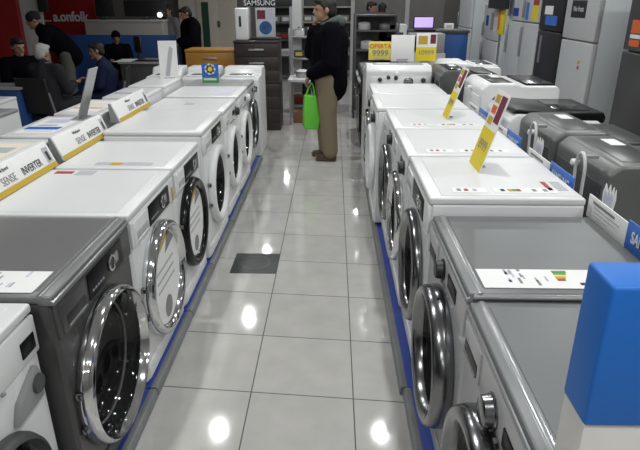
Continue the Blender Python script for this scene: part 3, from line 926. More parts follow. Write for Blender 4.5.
def person(label, loc, rotz, base, mod, jacket='cloth_black', trousers='cloth_char', shoes='black', hair='hair', hairstyle='short', skin='skin', vox=0.014, puff=0.025, hoodm=None, hem=0.0, hands=None, scale=1.0, hsc=1.0, baggy=0.0):
    J = dict(base)
    J.update(mod)
    J = {k: V(p) for k, p in J.items()}
    t = thing('person', label, 'person', loc, rotz)
    t.scale = (scale,) * 3
    fw = J['face'].normalized()
    up = V((0, 0, 1))
    lf_ = up.cross(-fw).normalized() if abs(fw.z) < 0.95 else V((1, 0, 0))
    lf_ = fw.cross(up).normalized() * -1
    up = lf_.cross(fw).normalized() * -1
    if up.z < 0:
        up = -up
    hd = J['head']
    hrot = Matrix((lf_, -fw, up)).transposed()
    loc3 = lambda x, y, z: hd + (lf_ * x - fw * y + up * z) * hsc
    b = MB()
    b.ball(loc3(0, 0.012, 0.025), hsc, skin, 3, (0.075, 0.093, 0.088), hrot)
    b.ball(loc3(0, -0.022, -0.035), hsc, skin, 3, (0.058, 0.068, 0.078), hrot)
    b.capsule(loc3(0, -0.090, 0.022), 0.010, loc3(0, -0.106, -0.018), 0.015, skin, 10)
    b.capsule(loc3(-0.035, -0.076, 0.03), 0.013, loc3(0.035, -0.076, 0.03), 0.013, skin, 10)
    b.ball(loc3(0, -0.080, -0.085), 0.024, skin, 2)
    b.capsule(loc3(-0.016, -0.088, -0.048), 0.010, loc3(0.016, -0.088, -0.048), 0.010, skin, 8)
    for s in (-1, 1):
        b.ball(loc3(s * 0.077, 0.018, -0.005), hsc, skin, 2, (0.012, 0.020, 0.033), hrot)
    b.capsule(J['neck'] - V((0, 0, 0.03)), 0.062, hd + up * -0.05, 0.054, skin)
    b.capsule(J['pelvis'], 0.125, J['waist'], 0.12, skin)
    b.capsule(J['waist'], 0.12, J['chest'], 0.135, skin)
    for s in 'lr':
        b.capsule(J['chest'], 0.11, J[s + 'sh'], 0.055, skin)
        b.capsule(J['neck'], 0.055, J[s + 'sh'], 0.05, skin)
        b.capsule(J[s + 'sh'], 0.052, J[s + 'el'], 0.040, skin)
        b.capsule(J[s + 'el'], 0.040, J[s + 'wr'], 0.028, skin)
        b.capsule(J['pelvis'], 0.11, J[s + 'hip'], 0.09, skin)
        b.capsule(J[s + 'hip'], 0.085, J[s + 'kn'], 0.055, skin)
        b.capsule(J[s + 'kn'], 0.055, J[s + 'an'], 0.038, skin)
        toe = J[s + 'an'] + V((0, -0.15, -0.045))
        b.capsule(J[s + 'an'] + V((0, 0.03, -0.04)), 0.032, toe, 0.026, skin)
        # hand
        w = J[s + 'wr']
        d = (hands or {}).get(s)
        d = V(d).normalized() if d else (w - J[s + 'el']).normalized()
        sd = d.cross(V((0, 0, 1)))
        sd = V((1, 0, 0)) if sd.length < 0.2 else sd.normalized()
        nn = sd.cross(d).normalized()
        if nn.z > 0:
            nn = -nn
        pm = w + d * 0.075
        b.capsule(w, 0.026, pm, 0.022, skin)
        b.capsule(pm - sd * 0.026, 0.016, pm + sd * 0.026, 0.016, skin)
        for k, ln in enumerate((0.075, 0.085, 0.078, 0.06)):
            o = pm + sd * (-0.03 + 0.02 * k)
            m1 = o + (d * 0.85 + nn * 0.3).normalized() * ln * 0.55
            m2 = m1 + (d * 0.35 + nn * 0.9).normalized() * ln * 0.5
            b.capsule(o, 0.0105, m1, 0.0095, skin, 8)
            b.capsule(m1, 0.0095, m2, 0.008, skin, 8)
        th = w + d * 0.025 - sd * 0.022
        th2 = th - sd * 0.032 + d * 0.035
        b.capsule(th, 0.013, th2, 0.011, skin, 8)
        b.capsule(th2, 0.011, th2 + d * 0.03 + nn * 0.012, 0.009, skin, 8)
    remeshed('body', b, t, vox * 0.75, 3)
    # eyes
    for s in (-1, 1):
        MB().ball(loc3(s * 0.031, -0.081, 0.012), 1, 'ink', 2, (0.012, 0.008, 0.006), hrot).build('eye', t)
    # hair / cap
    h = MB()
    if hairstyle == 'cap':
        h.ball(loc3(0, 0.014, 0.045), hsc, hair, 3, (0.086, 0.104, 0.086), hrot)
        h.ball(loc3(0, 0.02, 0.02), hsc, hair, 3, (0.086, 0.095, 0.055), hrot)
        nm = 'cap'
    else:
        h.ball(loc3(0, 0.026, 0.046), hsc, hair, 3, (0.083, 0.096, 0.082), hrot)
        h.ball(loc3(0, 0.055, 0.0), hsc, hair, 3, (0.076, 0.062, 0.085), hrot)
        h.ball(loc3(0, -0.045, 0.085), hsc, hair, 3, (0.065, 0.055, 0.035), hrot)
        for s in (-1, 1):
            h.capsule(loc3(s * 0.072, -0.005, 0.04), 0.016, loc3(s * 0.073, -0.002, 0.0), 0.010, hair, 8)
        nm = 'hair'
    remeshed(nm, h, t, 0.010, 2)
    # jacket
    j = MB()
    p = puff
    low = J['pelvis'] + (J['pelvis'] - J['waist']).normalized() * hem
    j.capsule(low, 0.145 + p, J['waist'], 0.14 + p, jacket)
    j.capsule(J['waist'], 0.14 + p, J['chest'], 0.145 + p, jacket)
    nk = J['neck']
    j.capsule(J['chest'], 0.12 + p, nk - (nk - J['chest']) * 0.35, 0.085 + p * 0.5, jacket)
    j.capsule(nk - V((0, 0, 0.05)), 0.078, nk + (hd - nk) * 0.12, 0.072, jacket)
    for s in 'lr':
        j.capsule(J['chest'], 0.115 + p, J[s + 'sh'], 0.070 + p * 0.7, jacket)
        j.capsule(nk - V((0, 0, 0.03)), 0.06 + p * 0.3, J[s + 'sh'], 0.062 + p * 0.6, jacket)
        j.capsule(J[s + 'sh'], 0.068 + p * 0.7, J[s + 'el'], 0.056 + p * 0.7, jacket)
        e, w = J[s + 'el'], J[s + 'wr']
        j.capsule(e, 0.056 + p * 0.7, e + (w - e) * 0.93, 0.042 + p * 0.5, jacket)
    remeshed('jacket', j, t, vox, 5)
    if hoodm:
        q = MB()
        c = nk + V((0, 0.02, 0.03))
        for k in range(14):
            a0, a1 = 2 * pi * k / 14, 2 * pi * (k + 1) / 14
            f = lambda a: c + V((0.098 * cos(a), 0.095 * sin(a) - 0.0, 0.035 * sin(a)))
            q.capsule(f(a0), 0.034 if sin(a0) > -0.3 else 0.022, f(a1), 0.034 if sin(a1) > -0.3 else 0.022, hoodm, 10)
        q.capsule(c + V((-0.05, 0.115, 0.0)), 0.05, c + V((0.05, 0.115, 0.0)), 0.05, hoodm, 10)
        remeshed('hood', q, t, 0.010, 4)
    # trousers
    r = MB()
    r.capsule(J['pelvis'], 0.135, J['pelvis'] + V((0, 0, 0.05)), 0.13, trousers)
    for s in 'lr':
        r.capsule(J['pelvis'], 0.12, J[s + 'hip'], 0.105, trousers)
        r.capsule(J[s + 'hip'], 0.105 + baggy, J[s + 'kn'], 0.080 + baggy, trousers)
        kn, an = J[s + 'kn'], J[s + 'an']
        r.capsule(kn, 0.080 + baggy, an + (kn - an) * 0.08, 0.066 + baggy * 0.8, trousers)
    remeshed('trousers', r, t, vox, 4)
    for s in 'lr':
        q = MB()
        an = J[s + 'an']
        z0 = an.z - 0.08
        q.capsule(V((an.x, an.y + 0.03, z0 + 0.045)), 0.042, V((an.x, an.y - 0.13, z0 + 0.036)), 0.036, shoes, 14)
        q.capsule(V((an.x, an.y + 0.01, z0 + 0.075)), 0.042, V((an.x, an.y - 0.05, z0 + 0.055)), 0.042, shoes, 14)
        q.box(an.x - 0.045, an.x + 0.045, an.y - 0.165, an.y + 0.07, z0 + 0.002, z0 + 0.022, shoes, 0.01)
        remeshed('shoe', q, t, 0.010, 3)
    return t


# main shopper: faces -X; local -Y -> -X needs a turn of -90 deg; local +X (his left) -> -Y (camera side)
person('man standing in the aisle in a black jacket and khaki trousers, hand at his chin', (-0.075, 6.27, 0), -pi / 2, STAND,
       dict(pelvis=(0, 0.03, 0.92), waist=(0, 0.03, 1.06), chest=(0, 0.04, 1.27), neck=(0, 0.02, 1.435), head=(0, -0.02, 1.575),
            lsh=(0.185, 0.05, 1.365), lel=(0.245, 0.05, 1.06), lwr=(0.17, -0.16, 0.95), rsh=(-0.18, 0.03, 1.36), rel=(-0.15, -0.15, 1.15), rwr=(-0.03, -0.13, 1.385),
            lkn=(0.10, 0.01, 0.49), lan=(0.10, 0.05, 0.08), rkn=(-0.09, -0.01, 0.49), ran=(-0.10, 0.0, 0.08), face=(0.05, -1, -0.06)),
       trousers='khaki', shoes='brown_leather', puff=0.058, hoodm='hood', hem=0.10, vox=0.012, hands={'r': (0.02, 0.05, 1), 'l': (-0.1, -0.55, -0.8)}, scale=1.005, hsc=1.08, baggy=0.028)
bg = thing('shopping_bag', 'bright green plastic bag hanging from the hand of the aisle shopper', 'bag', (-0.24, 6.12, 0.36), 0.2)
q = MB()
pts = [(-0.085, 0.02), (0.075, 0.0), (0.095, 0.10), (0.075, 0.25), (0.055, 0.38), (-0.07, 0.38), (-0.085, 0.20)]
q.prism([(x, -0.045, z) for x, z in pts], (0, 0.09, 0), 'bag_green', 0.02, 3)
q.build('sack', bg)
for s in (-1, 1):
    MB().tube([(-0.05, s * 0.02, 0.375), (-0.02, s * 0.012, 0.46), (0.015, s * 0.006, 0.505), (0.03, s * 0.012, 0.46), (0.04, s * 0.02, 0.375)], 0.007, 'bag_green').build('handle', bg)

# people at the sales desks, left background
pa = W(18, 47, Y=7.5)
person('man seated at the left edge, dark hair and black jacket, looking right', (pa.x, pa.y, 0), radians(40), SIT, dict(face=(0.2, -1, -0.2)), vox=0.016, scale=pa.z / 1.16)
pb = W(45, 54, Y=6.9)
person('grey-haired man seated on the black chair, seen from behind', (pb.x, pb.y, 0), radians(165), SIT, dict(head=(0.07, -0.04, 1.15), neck=(0.04, 0.02, 1.02)), scale=pb.z / 1.15, jacket='cloth_char', hair='hair_grey', vox=0.016)
pc = W(100, 51, Y=7.75)
person('person in a navy jacket seated in profile, dark hair, facing left', (pc.x, pc.y, 0), radians(-78), SIT, dict(head=(0, -0.05, 1.18)), jacket='cloth_navy', trousers='cloth_navy', vox=0.016, scale=pc.z / 1.18)
pd = (W(38, 26, Y=8.7))
person('man in a dark cap standing bent over the sales desk', (pd.x + 0.36, 8.7, 0), radians(-70), STAND,
       dict(pelvis=(0, 0.06, 0.90), waist=(0, -0.02, 1.03), chest=(0, -0.17, 1.18), neck=(0, -0.30, 1.29), head=(0, -0.37, 1.40), lsh=(0.18, -0.23, 1.24), rsh=(-0.18, -0.23, 1.24),
            lel=(0.21, -0.28, 0.99), lwr=(0.16, -0.43, 0.80), rel=(-0.21, -0.28, 0.99), rwr=(-0.16, -0.43, 0.80), face=(0, -1, -0.35)), trousers='olive', hair='cloth_char', hairstyle='cap', vox=0.016)
pe = W(116, 37.5, Y=10.35)
person('man in a dark cap seated behind the computer desk', (pe.x, pe.y, 0), radians(20), SIT, dict(face=(0.1, -1, -0.3)), hair='cloth_black', hairstyle='cap', skin='skin_dark', vox=0.016, scale=pe.z / 1.16)
pf = W(189, 14, Y=10.5)
person('man in a long black coat standing beside the beige door', (pf.x, 10.5, 0), radians(-70), STAND,
       dict(head=(0, -0.06, 1.50), neck=(0, 0.0, 1.37), face=(0, -1, -0.4), lel=(0.24, 0.0, 1.08), lwr=(0.18, -0.22, 1.0), rel=(-0.24, 0.0, 1.08), rwr=(-0.18, -0.22, 1.0)), puff=0.05, hem=0.3, vox=0.018, scale=pf.z / 1.50)
pg = W(168, 11, Y=12.2)
person('man in a grey top standing behind the blue partition', (pg.x, 12.2, 0), radians(-30), STAND, dict(face=(0, -1, -0.1)), jacket='cloth_grey', vox=0.02, scale=pg.z / 1.565)
ph = W(371, 8, Y=12.0)
person('person in blue with dark hair far behind the price signs', (ph.x, 12.0, 0), radians(60), STAND, dict(face=(0, -1, -0.2), head=(0, -0.02, 1.52)), jacket='cloth_blue', vox=0.02)
pi_ = W(382, 8, Y=11.6)
person('person in dark red far behind the price signs, turned away', (pi_.x, 11.6, 0), radians(170), STAND, dict(head=(0, -0.06, 1.50)), jacket='cloth_red', vox=0.02)


# ------------------------------------------------------------------ chairs and desks
def chair(lab, loc, rotz, grp):
    t = thing('office_chair', lab, 'chair', loc, rotz, grp)
    MB().box(-0.23, 0.23, -0.22, 0.22, 0.33, 0.375, 'black', 0.02, 3).build('seat', t)
    MB().prism([(-0.22, 0.25, 0.42), (-0.22, 0.285, 0.42), (-0.22, 0.34, 0.84), (-0.22, 0.305, 0.84)], (0.44, 0, 0), 'black', 0.015, 3).build('backrest', t)
    for s in (-1, 1):
        MB().tube([(s * 0.22, -0.20, 0.0), (s * 0.22, -0.18, 0.34)], 0.012, 'metal_grey').build('leg', t)
        MB().tube([(s * 0.22, 0.25, 0.0), (s * 0.22, 0.225, 0.36), (s * 0.22, 0.30, 0.68)], 0.012, 'metal_grey').build('leg', t)


GC = 'black chairs at the sales desks'
chair('black chair with metal legs under the grey-haired man', (pb.x, pb.y, 0), radians(165), GC)
chair('black chair under the person in navy', (pc.x, pc.y, 0), radians(-78), GC)
chair('black chair under the seated man at the left edge', (pa.x, pa.y, 0), radians(40), GC)
chair('black chair under the man in the cap behind the computer', (pe.x, pe.y, 0), radians(20), GC)


def desk(lab, x0, x1, y0, y1, h, front, topm):
    t = thing('sales_desk', lab, 'desk', (mid(x0, x1), mid(y0, y1), 0))
    a, b = (x1 - x0) / 2, (y1 - y0) / 2
    MB().box(-a, a, -b, b, h - 0.03, h, topm, 0.004).build('desktop', t)
    MB().box(-a + 0.03, a - 0.03, -b + 0.03, -b + 0.05, 0.03, h - 0.03, front, 0.003).build('front_panel', t)
    for s in (-1, 1):
        MB().box(s * (a - 0.03), s * (a - 0.055), -b + 0.05, b - 0.03, 0, h - 0.03, front, 0.003).build('side_panel', t)
    return t


desk('blue-fronted sales desk in front of the man at the left edge', -4.3, -3.62, 6.55, 6.95, 0.74, 'partition', 'mid_grey')
dk = V((-3.25, 9.6, 0.76))
desk('desk with papers and a black monitor before the blue partition', dk.x - 0.2, dk.x + 0.48, dk.y - 0.35, dk.y + 0.35, 0.75, 'dark_grey', 'mid_grey')
mn = thing('computer_monitor', 'black computer monitor on the desk before the blue partition', 'monitor', (dk.x - 0.02, dk.y + 0.15, 0.75), radians(-55))
MB().box(-0.17, 0.17, 0, 0.03, 0.10, 0.36, 'black', 0.006).build('screen_housing', mn)
MB().box(-0.155, 0.155, 0.03, 0.032, 0.115, 0.345, 'black_gloss').build('screen', mn)
MB().box(-0.02, 0.02, 0.0, 0.025, 0.01, 0.12, 'black', 0.003).build('neck', mn)
MB().box(-0.1, 0.1, -0.08, 0.09, 0, 0.012, 'black', 0.004).build('foot', mn)
pp = MB()
for k in range(5):
    pp.box(-0.15 + 0.02 * k, 0.12 + 0.015 * k, -0.1 + 0.01 * k, 0.1, 0.006 * k, 0.006 * k + 0.005, 'paper')
tag(pp.build('paper_stack', loc=(dk.x - 0.12, dk.y - 0.22, 0.7505)), 'loose white papers on the computer desk', 'papers')
kb = MB()
kb.box(-0.2, 0.2, -0.07, 0.07, 0, 0.02, 'black', 0.005)
tag(kb.build('keyboard', loc=(dk.x + 0.25, dk.y - 0.2, 0.7505)), 'black keyboard at the right end of the computer desk', 'keyboard')

# ------------------------------------------------------------------ left background architecture
YP = 11.1
a, b = W(62, 36, Y=YP), W(176, 34, Y=YP)
pt_ = MB().box(a.x, b.x, YP, YP + 0.06, 0, mid(a.z, b.z), 'partition', 0.004).build('blue_partition')
tag(pt_, 'blue partition wall behind the sales desks', 'partition')
ba, bb = W(84, 20, Y=11.6), W(163, 35, Y=11.6)
cn = thing('service_counter', 'beige counter showing above the blue partition', 'counter', (mid(ba.x, bb.x), 11.8, 0))
MB().box(-(bb.x - ba.x) / 2, (bb.x - ba.x) / 2, -0.2, 0.2, 0, ba.z - 0.03, 'counter_top', 0.004).build('counter_body', cn)
MB().box(-(bb.x - ba.x) / 2 - 0.02, (bb.x - ba.x) / 2 + 0.02, -0.22, 0.22, ba.z - 0.03, ba.z, 'pillar', 0.004).build('countertop', cn)

YR = 12.4
struct(MB().box(W(42, 0, Y=YR).x, W(93, 0, Y=YR).x, YR, YR + 0.1, 0, ZC, 'red_wall').build('wall_red'))
rs = W(65, 17, Y=YR)
sg = thing('wall_sign', 'white slanted lettering on the red wall panel', 'sign', (rs.x + 0.12, YR, rs.z))
text('a.onfolk', 0.27, 'logo_white', sg, (0, -0.012, 0.0), (pi / 2, 0, 0), 0.01, sx=0.85, bold=0.006)
MB().box(-0.62, -0.42, -0.02, 0.0, -0.085, -0.065, 'logo_white').build('underline', sg)
YR2 = 10.6
struct(MB().box(X0, W(20.5, 30, Y=YR2).x, YR2, YR2 + 0.12, 0, ZC, 'red_wall').build('wall_red_near'))
pla, plb = W(20.5, 20, Y=10.75), W(43, 20, Y=10.75)
struct(MB().box(pla.x, plb.x, 10.75, 10.79, 0, ZC, 'pillar').build('trim_1'))
tv = W(44, 6, Y=10.7)
bk = thing('wall_monitor', 'black monitor on a bracket on the pale pillar', 'monitor', (tv.x, 10.69, tv.z))
MB().box(-0.09, 0.09, -0.05, 0.0, -0.1, 0.32, 'black', 0.008).build('housing', bk)
MB().box(-0.03, 0.03, 0.0, 0.06, 0.02, 0.12, 'dark_grey').build('bracket', bk)

YD = 12.8
struct(MB().box(W(93, 0, Y=YD).x, W(180, 0, Y=YD).x, YD + 0.6, YD + 0.7, 0, ZC, 'wall').build('wall_recess'))
da, db = W(178, 0, Y=YD), W(236, 0, Y=YD)
struct(MB().box(da.x, db.x, YD, YD + 0.1, 0, ZC, 'beige').build('wall_beige'))
d0, d1 = W(196, 0, Y=YD), W(217, 0, Y=YD)
dr = struct(MB().box(d0.x, d1.x, YD - 0.03, YD, 0, 2.05, 'beige', 0.006).build('door_1'))
g0, g1 = W(202.8, 30, Y=YD - 0.03), W(211, 47, Y=YD - 0.03)
MB().box(g0.x, g1.x, YD - 0.036, YD - 0.028, g1.z, 1.62, 'door_green').build('door_window', dr)
hn = W(219, 24, Y=YD - 0.03)
MB().box(hn.x - 0.03, hn.x + 0.03, YD - 0.05, YD - 0.03, hn.z - 0.06, hn.z + 0.06, 'dark_grey', 0.004).build('door_lock', dr)
nn_ = W(193, 11, Y=YD)
tag(MB().box(nn_.x - 0.1, nn_.x + 0.1, YD - 0.008, YD, nn_.z - 0.16, nn_.z + 0.09, 'paper_grey', 0.001).build('wall_notice', None), 'grey notice sheet on the beige wall behind the man in the coat', 'notice')
for k, (x, v, w, hh, lab) in enumerate([(106, 12, 0.18, 0.35, 'dark screen on the beige counter, left'), (146, 7, 0.42, 0.3, 'wide dark screen above the beige counter')]):
    c = W(x, v + 7, Y=11.8)
    tt = thing('counter_screen', lab, 'screen', (c.x, 11.8, ba.z), 0, None)
    MB().box(-w, w, -0.02, 0.02, 0.06, 0.06 + hh, 'black', 0.006).build('housing', tt)
    MB().box(-0.05, 0.05, -0.06, 0.06, 0, 0.07, 'dark_grey', 0.004).build('foot', tt)
lp = W(157, 17, Y=11.5)
lm = thing('counter_lamp', 'small bright lamp at the right end of the beige counter', 'lamp', (lp.x, 11.7, ba.z))
MB().cyl((0, 0, 0), (0, 0, 0.05), 0.03, 'dark_grey').build('base', lm)
MB().ball((0, 0, 0.09), 0.05, mat('lamp_glow', (1, 0.97, 0.9), 0.5, emit=2.0), 3).build('lamp_globe', lm)

# drawer cabinets
def cabinet(lab, x0, x1, y0, h, m, rows, handles, inset=0.0):
    t = thing('drawer_cabinet', lab, 'cabinet', (mid(x0, x1), y0, 0), 0, None)
    a = (x1 - x0) / 2
    MB().box(-a, a, 0.018, 0.45, 0.0, h, m, 0.004).build('carcass', t)
    MB().box(-a - 0.005, a + 0.005, -0.005, 0.455, h, h + 0.025, m, 0.004).build('top', t)
    z = h - 0.01
    for k in range(rows):
        hh = 0.17
        f = MB().box(-a + 0.006, a - 0.006, 0.0, 0.018, z - hh + 0.006, z, m, 0.003).build('drawer', t)
        MB().box(-0.10, 0.10, -0.022, 0.0, z - 0.085, z - 0.062, 'metal_grey' if k >= handles else 'paper', 0.004).build('handle', f)
        z -= hh
    return t


cabinet('orange wood drawer cabinet beside the dark one', -2.0, -1.33, 7.86, 1.03, 'orange_wood', 4, 0)
cabinet('dark brown drawer cabinet at the end of the left row', -1.31, -0.72, 7.70, 1.155, 'dark_wood', 6, 0)
zt = 1.181
ap = W(243, 40, Y=7.9)
wc = thing('water_dispenser', 'small white dispenser with a black tap on the dark cabinet', 'dispenser', (ap.x, 7.9, zt))
MB().box(-0.085, 0.085, -0.08, 0.1, 0, 0.40, 'white_plastic', 0.02, 3).build('shell', wc)
MB().box(-0.03, 0.0, -0.09, -0.075, 0.17, 0.30, 'black', 0.005).build('tap_panel', wc)
po = W(266, 38, Y=7.95)
fr = thing('poster_frame', 'framed purple and blue picture on a black base on the dark cabinet', 'poster', (po.x, 7.95, zt))
MB().box(-0.2, 0.2, -0.1, 0.1, 0, 0.03, 'black', 0.008).build('base', fr)
MB().box(-0.13, 0.13, 0, 0.03, 0.03, 0.40, 'pillar', 0.004).build('frame', fr)
MB().box(-0.10, 0.10, -0.002, 0, 0.05, 0.38, 'paper_lilac').build('picture', fr)
MB().lathe([(0.085, 0), (0.085, 0.002), (0, 0.002)], (0.0, -0.002, 0.15), (0, -1, 0), 'poster_blue', 30).build('picture_disc', fr)
MB().box(-0.11, 0.0, -0.0035, -0.002, 0.26, 0.37, 'maroon').build('picture_figure', fr)

# ------------------------------------------------------------------ centre background
hb0, hb1 = W(247, 0, Y=8.6), W(292, 6.5, Y=8.6)
hs = thing('header_sign', 'black header board with white brand lettering above the poster', 'sign', (mid(hb0.x, hb1.x), 8.6, hb1.z))
hw = (hb1.x - hb0.x) / 2
MB().box(-hw, hw, 0, 0.05, 0, 0.16, 'black', 0.003).build('board', hs)
text('SAMSUNG', 0.10, 'logo_white', hs, (-hw * 0.45, -0.002, 0.045), (pi / 2, 0, 0), 0.001)
for s in (-1, 1):
    MB().box(s * hw - s * 0.04, s * hw, 0.0, 0.04, -hb1.z, 0.0, 'metal_grey').build('post', hs)
ca, cb = W(292, 0, Y=9.2), W(301, 0, Y=9.2)
struct(MB().box(ca.x, cb.x, 9.2, 9.35, 0, ZC, 'pillar').build('trim_2'))


def shelf(lab, loc, rotz, w, d, h, levels, m='metal_grey'):
    t = thing('shelf_unit', lab, 'shelf', loc, rotz)
    for sx in (-1, 1):
        for sy in (0, 1):
            MB().box(sx * w / 2 - 0.015, sx * w / 2 + 0.015, sy * d - 0.015, sy * d + 0.015, 0, h, m, 0.003).build('upright', t)
    for z in levels:
        MB().box(-w / 2, w / 2, 0, d, z - 0.025, z, m, 0.003).build('shelf', t)
    MB().box(-w / 2, w / 2, d, d + 0.01, 0.05, h, 'dark_grey').build('back_panel', t)
    return t


def smallthing(kind, lab, loc, s, m, grp, m2='black'):
    names = {'pot': ('cooking_pot', 'pot'), 'box': ('product_box', 'box'), 'kettle': ('electric_kettle', 'kettle')}
    n, c = names[kind]
    t = thing(n, lab, c, loc, random.uniform(-0.3, 0.3), grp)
    if kind == 'pot':
        MB().lathe([(0, 0), (s * 0.9, 0), (s, s * 0.15), (s, s * 0.9), (s * 0.95, s * 0.92)], (0, 0, 0), (0, 0, 1), m, 24).build('vessel', t)
        l = MB().lathe([(s * 1.02, s * 0.92), (s * 0.8, s * 1.12), (s * 0.2, s * 1.25), (0, s * 1.25)], (0, 0, 0), (0, 0, 1), m2, 24).build('lid', t)
        MB().cyl((0, 0, s * 1.22), (0, 0, s * 1.45), s * 0.14, 'black', n=12).build('knob', l)
        for q in (-1, 1):
            MB().box(q * s * 1.0, q * s * 1.3, -s * 0.2, s * 0.2, s * 0.65, s * 0.78, 'black', 0.004).build('handle', t)
    elif kind == 'box':
        MB().box(-s, s, -s * 0.7, s * 0.7, 0, s * 1.3, m, 0.004).build('carton', t)
        MB().box(-s * 0.7, s * 0.6, -s * 0.7 - 0.002, -s * 0.7, s * 0.3, s * 1.0, m2).build('printed_face', t, 0)
    else:
        MB().lathe([(0, 0), (s, 0), (s, s * 0.3), (s * 0.7, s * 1.6), (0, s * 1.7)], (0, 0, 0), (0, 0, 1), m, 20).build('vessel', t)
        MB().tube([(s * 0.75, 0, s * 1.5), (s * 1.4, 0, s * 1.4), (s * 1.4, 0, s * 0.5), (s * 1.0, 0, s * 0.3)], s * 0.14, m2).build('handle', t)
    return t


sh = shelf('metal shelf of small goods just right of the dark cabinet', (-0.42, 9.0, 0), 0, 0.50, 0.4, 1.28, (0.12, 0.48, 0.84, 1.16))
GS = 'small goods on the centre shelf'
for (k, dx, z, s, m, m2, lab) in [('pot', -0.12, 1.16, 0.09, 'plastic_wrap', 'metal_grey', 'pale pot on the top shelf beside the white column'),
                                  ('box', 0.12, 1.16, 0.09, 'paper', 'pale_yellow', 'white and yellow box on the top centre shelf'),
                                  ('box', -0.12, 0.84, 0.08, 'dark_grey', 'pale_yellow', 'dark box with yellow label on the second centre shelf'),
                                  ('kettle', 0.12, 0.84, 0.07, 'metal_grey', 'black', 'metal kettle on the second centre shelf'),
                                  ('pot', -0.11, 0.48, 0.09, 'metal_grey', 'plastic_wrap', 'steel pot on the third centre shelf'),
                                  ('box', 0.12, 0.48, 0.09, 'poster_blue', 'paper', 'blue box on the third centre shelf'),
                                  ('box', -0.1, 0.12, 0.11, 'carton', 'ink_red', 'brown carton on the lowest centre shelf')]:
    smallthing(k, lab, (-0.42 + dx, 9.2, z), s, m, GS, m2)
lt = thing('display_table', 'low pale table edge between the dark cabinet and the aisle', 'table', (-0.47, 8.35, 0))
MB().box(-0.17, 0.2, -0.25, 0.3, 0.60, 0.64, 'plastic_wrap', 0.006).build('tabletop', lt)
for sx in (-0.14, 0.17):
    for sy in (-0.22, 0.27):
        MB().box(sx - 0.015, sx + 0.015, sy - 0.015, sy + 0.015, 0, 0.60, 'metal_grey').build('leg', lt)
smallthing('box', 'brown carton on the floor under the low pale table', (-0.45, 8.3, 0), 0.13, 'carton', None, 'carton')
smallthing('pot', 'steel pot on the low pale table', (-0.45, 8.35, 0.64), 0.09, 'metal_grey', None, 'plastic_wrap')

# far shelf bays behind the shopper
for k, (xa, xb, Yb, lab) in enumerate([(302, 322, 13.5, 'far white shelf bay left of the shopper'), (325, 352, 13.5, 'far white shelf bay right behind the shopper'), (268, 291, 13.0, 'far dark shelf bay under the header board')]):
    A, B = W(xa, 10, Y=Yb), W(xb, 10, Y=Yb)
    w = B.x - A.x
    s_ = shelf(lab, (mid(A.x, B.x), Yb, 0), 0, w, 0.45, 2.0, (0.1, 0.5, 0.85, 1.2, 1.52), 'counter_top' if k < 2 else 'dark_grey')
    for z, mm, mm2, kk in [(1.2, 'ink_grey', 'paper', 'box'), (0.85, 'cloth_red' if k == 0 else 'dark_grey', 'ink_red', 'box'), (0.5, 'paper', 'paper_grey', 'box')]:
        for j in range(2):
            nmv = {1.2: 'third', 0.85: 'second', 0.5: 'first'}[z]
            smallthing(kk, ['left', 'right'][j] + ' box, ' + nmv + ' board of the ' + lab.replace(' shelf bay', ' bay'), (A.x + w * (0.3 + 0.42 * j), Yb + 0.2, z), 0.11, mm, 'boxes in the far shelf bays', mm2)

# dark cookers right of the shopper
def cooker(lab, x, y, rotz, grp):
    t = thing('gas_cooker', lab, 'cooker', (x, y, 0), rotz, grp)
    MB().box(-0.27, 0.27, 0, 0.55, 0.04, 0.88, 'black', 0.008).build('body', t)
    MB().box(-0.25, 0.25, -0.02, 0.0, 0.2, 0.66, 'black_gloss', 0.006).build('oven_door', t)
    MB().tube([(-0.2, -0.05, 0.63), (0.2, -0.05, 0.63)], 0.01, 'chrome').build('handle', t)
    for k in range(4):
        MB().lathe([(0.02, 0), (0.018, 0.03), (0, 0.03)], (-0.18 + 0.12 * k, 0, 0.78), (0, -1, 0), 'metal_grey', 14).build('knob', t)
    MB().box(-0.26, 0.26, 0.02, 0.53, 0.88, 0.895, 'metal_grey', 0.004).build('hob', t)


GK = 'black cookers past the right row'
cooker('black gas cooker right behind the aisle shopper, nearer one', 0.33, 7.0, RR, GK)
cooker('black gas cooker right behind the aisle shopper, farther one', 0.33, 7.62, RR, GK)
sh2 = shelf('dark shelf of pots right of the shopper', (0.62, 8.6, 0), 0, 0.62, 0.4, 1.5, (0.3, 0.7, 1.0, 1.27, 1.48), 'dark_grey')
for (dx, z, s, m, lab) in [(-0.17, 1.27, 0.09, 'plastic_wrap', 'pale domed pot on the dark shelf, left on its upper board'), (0.12, 1.27, 0.08, 'metal_grey', 'steel pot on the dark shelf, right on its upper board'),
                           (-0.12, 1.0, 0.10, 'plastic_wrap', 'pale domed pot on the dark shelf, middle board'), (0.16, 1.0, 0.09, 'dark_grey', 'dark pot on the dark shelf, middle board'), (-0.1, 0.7, 0.1, 'metal_grey', 'steel pot on the dark shelf, low board')]:
    smallthing('pot', lab, (0.62 + dx, 8.78, z), s, m, 'pots on the dark shelf', m)

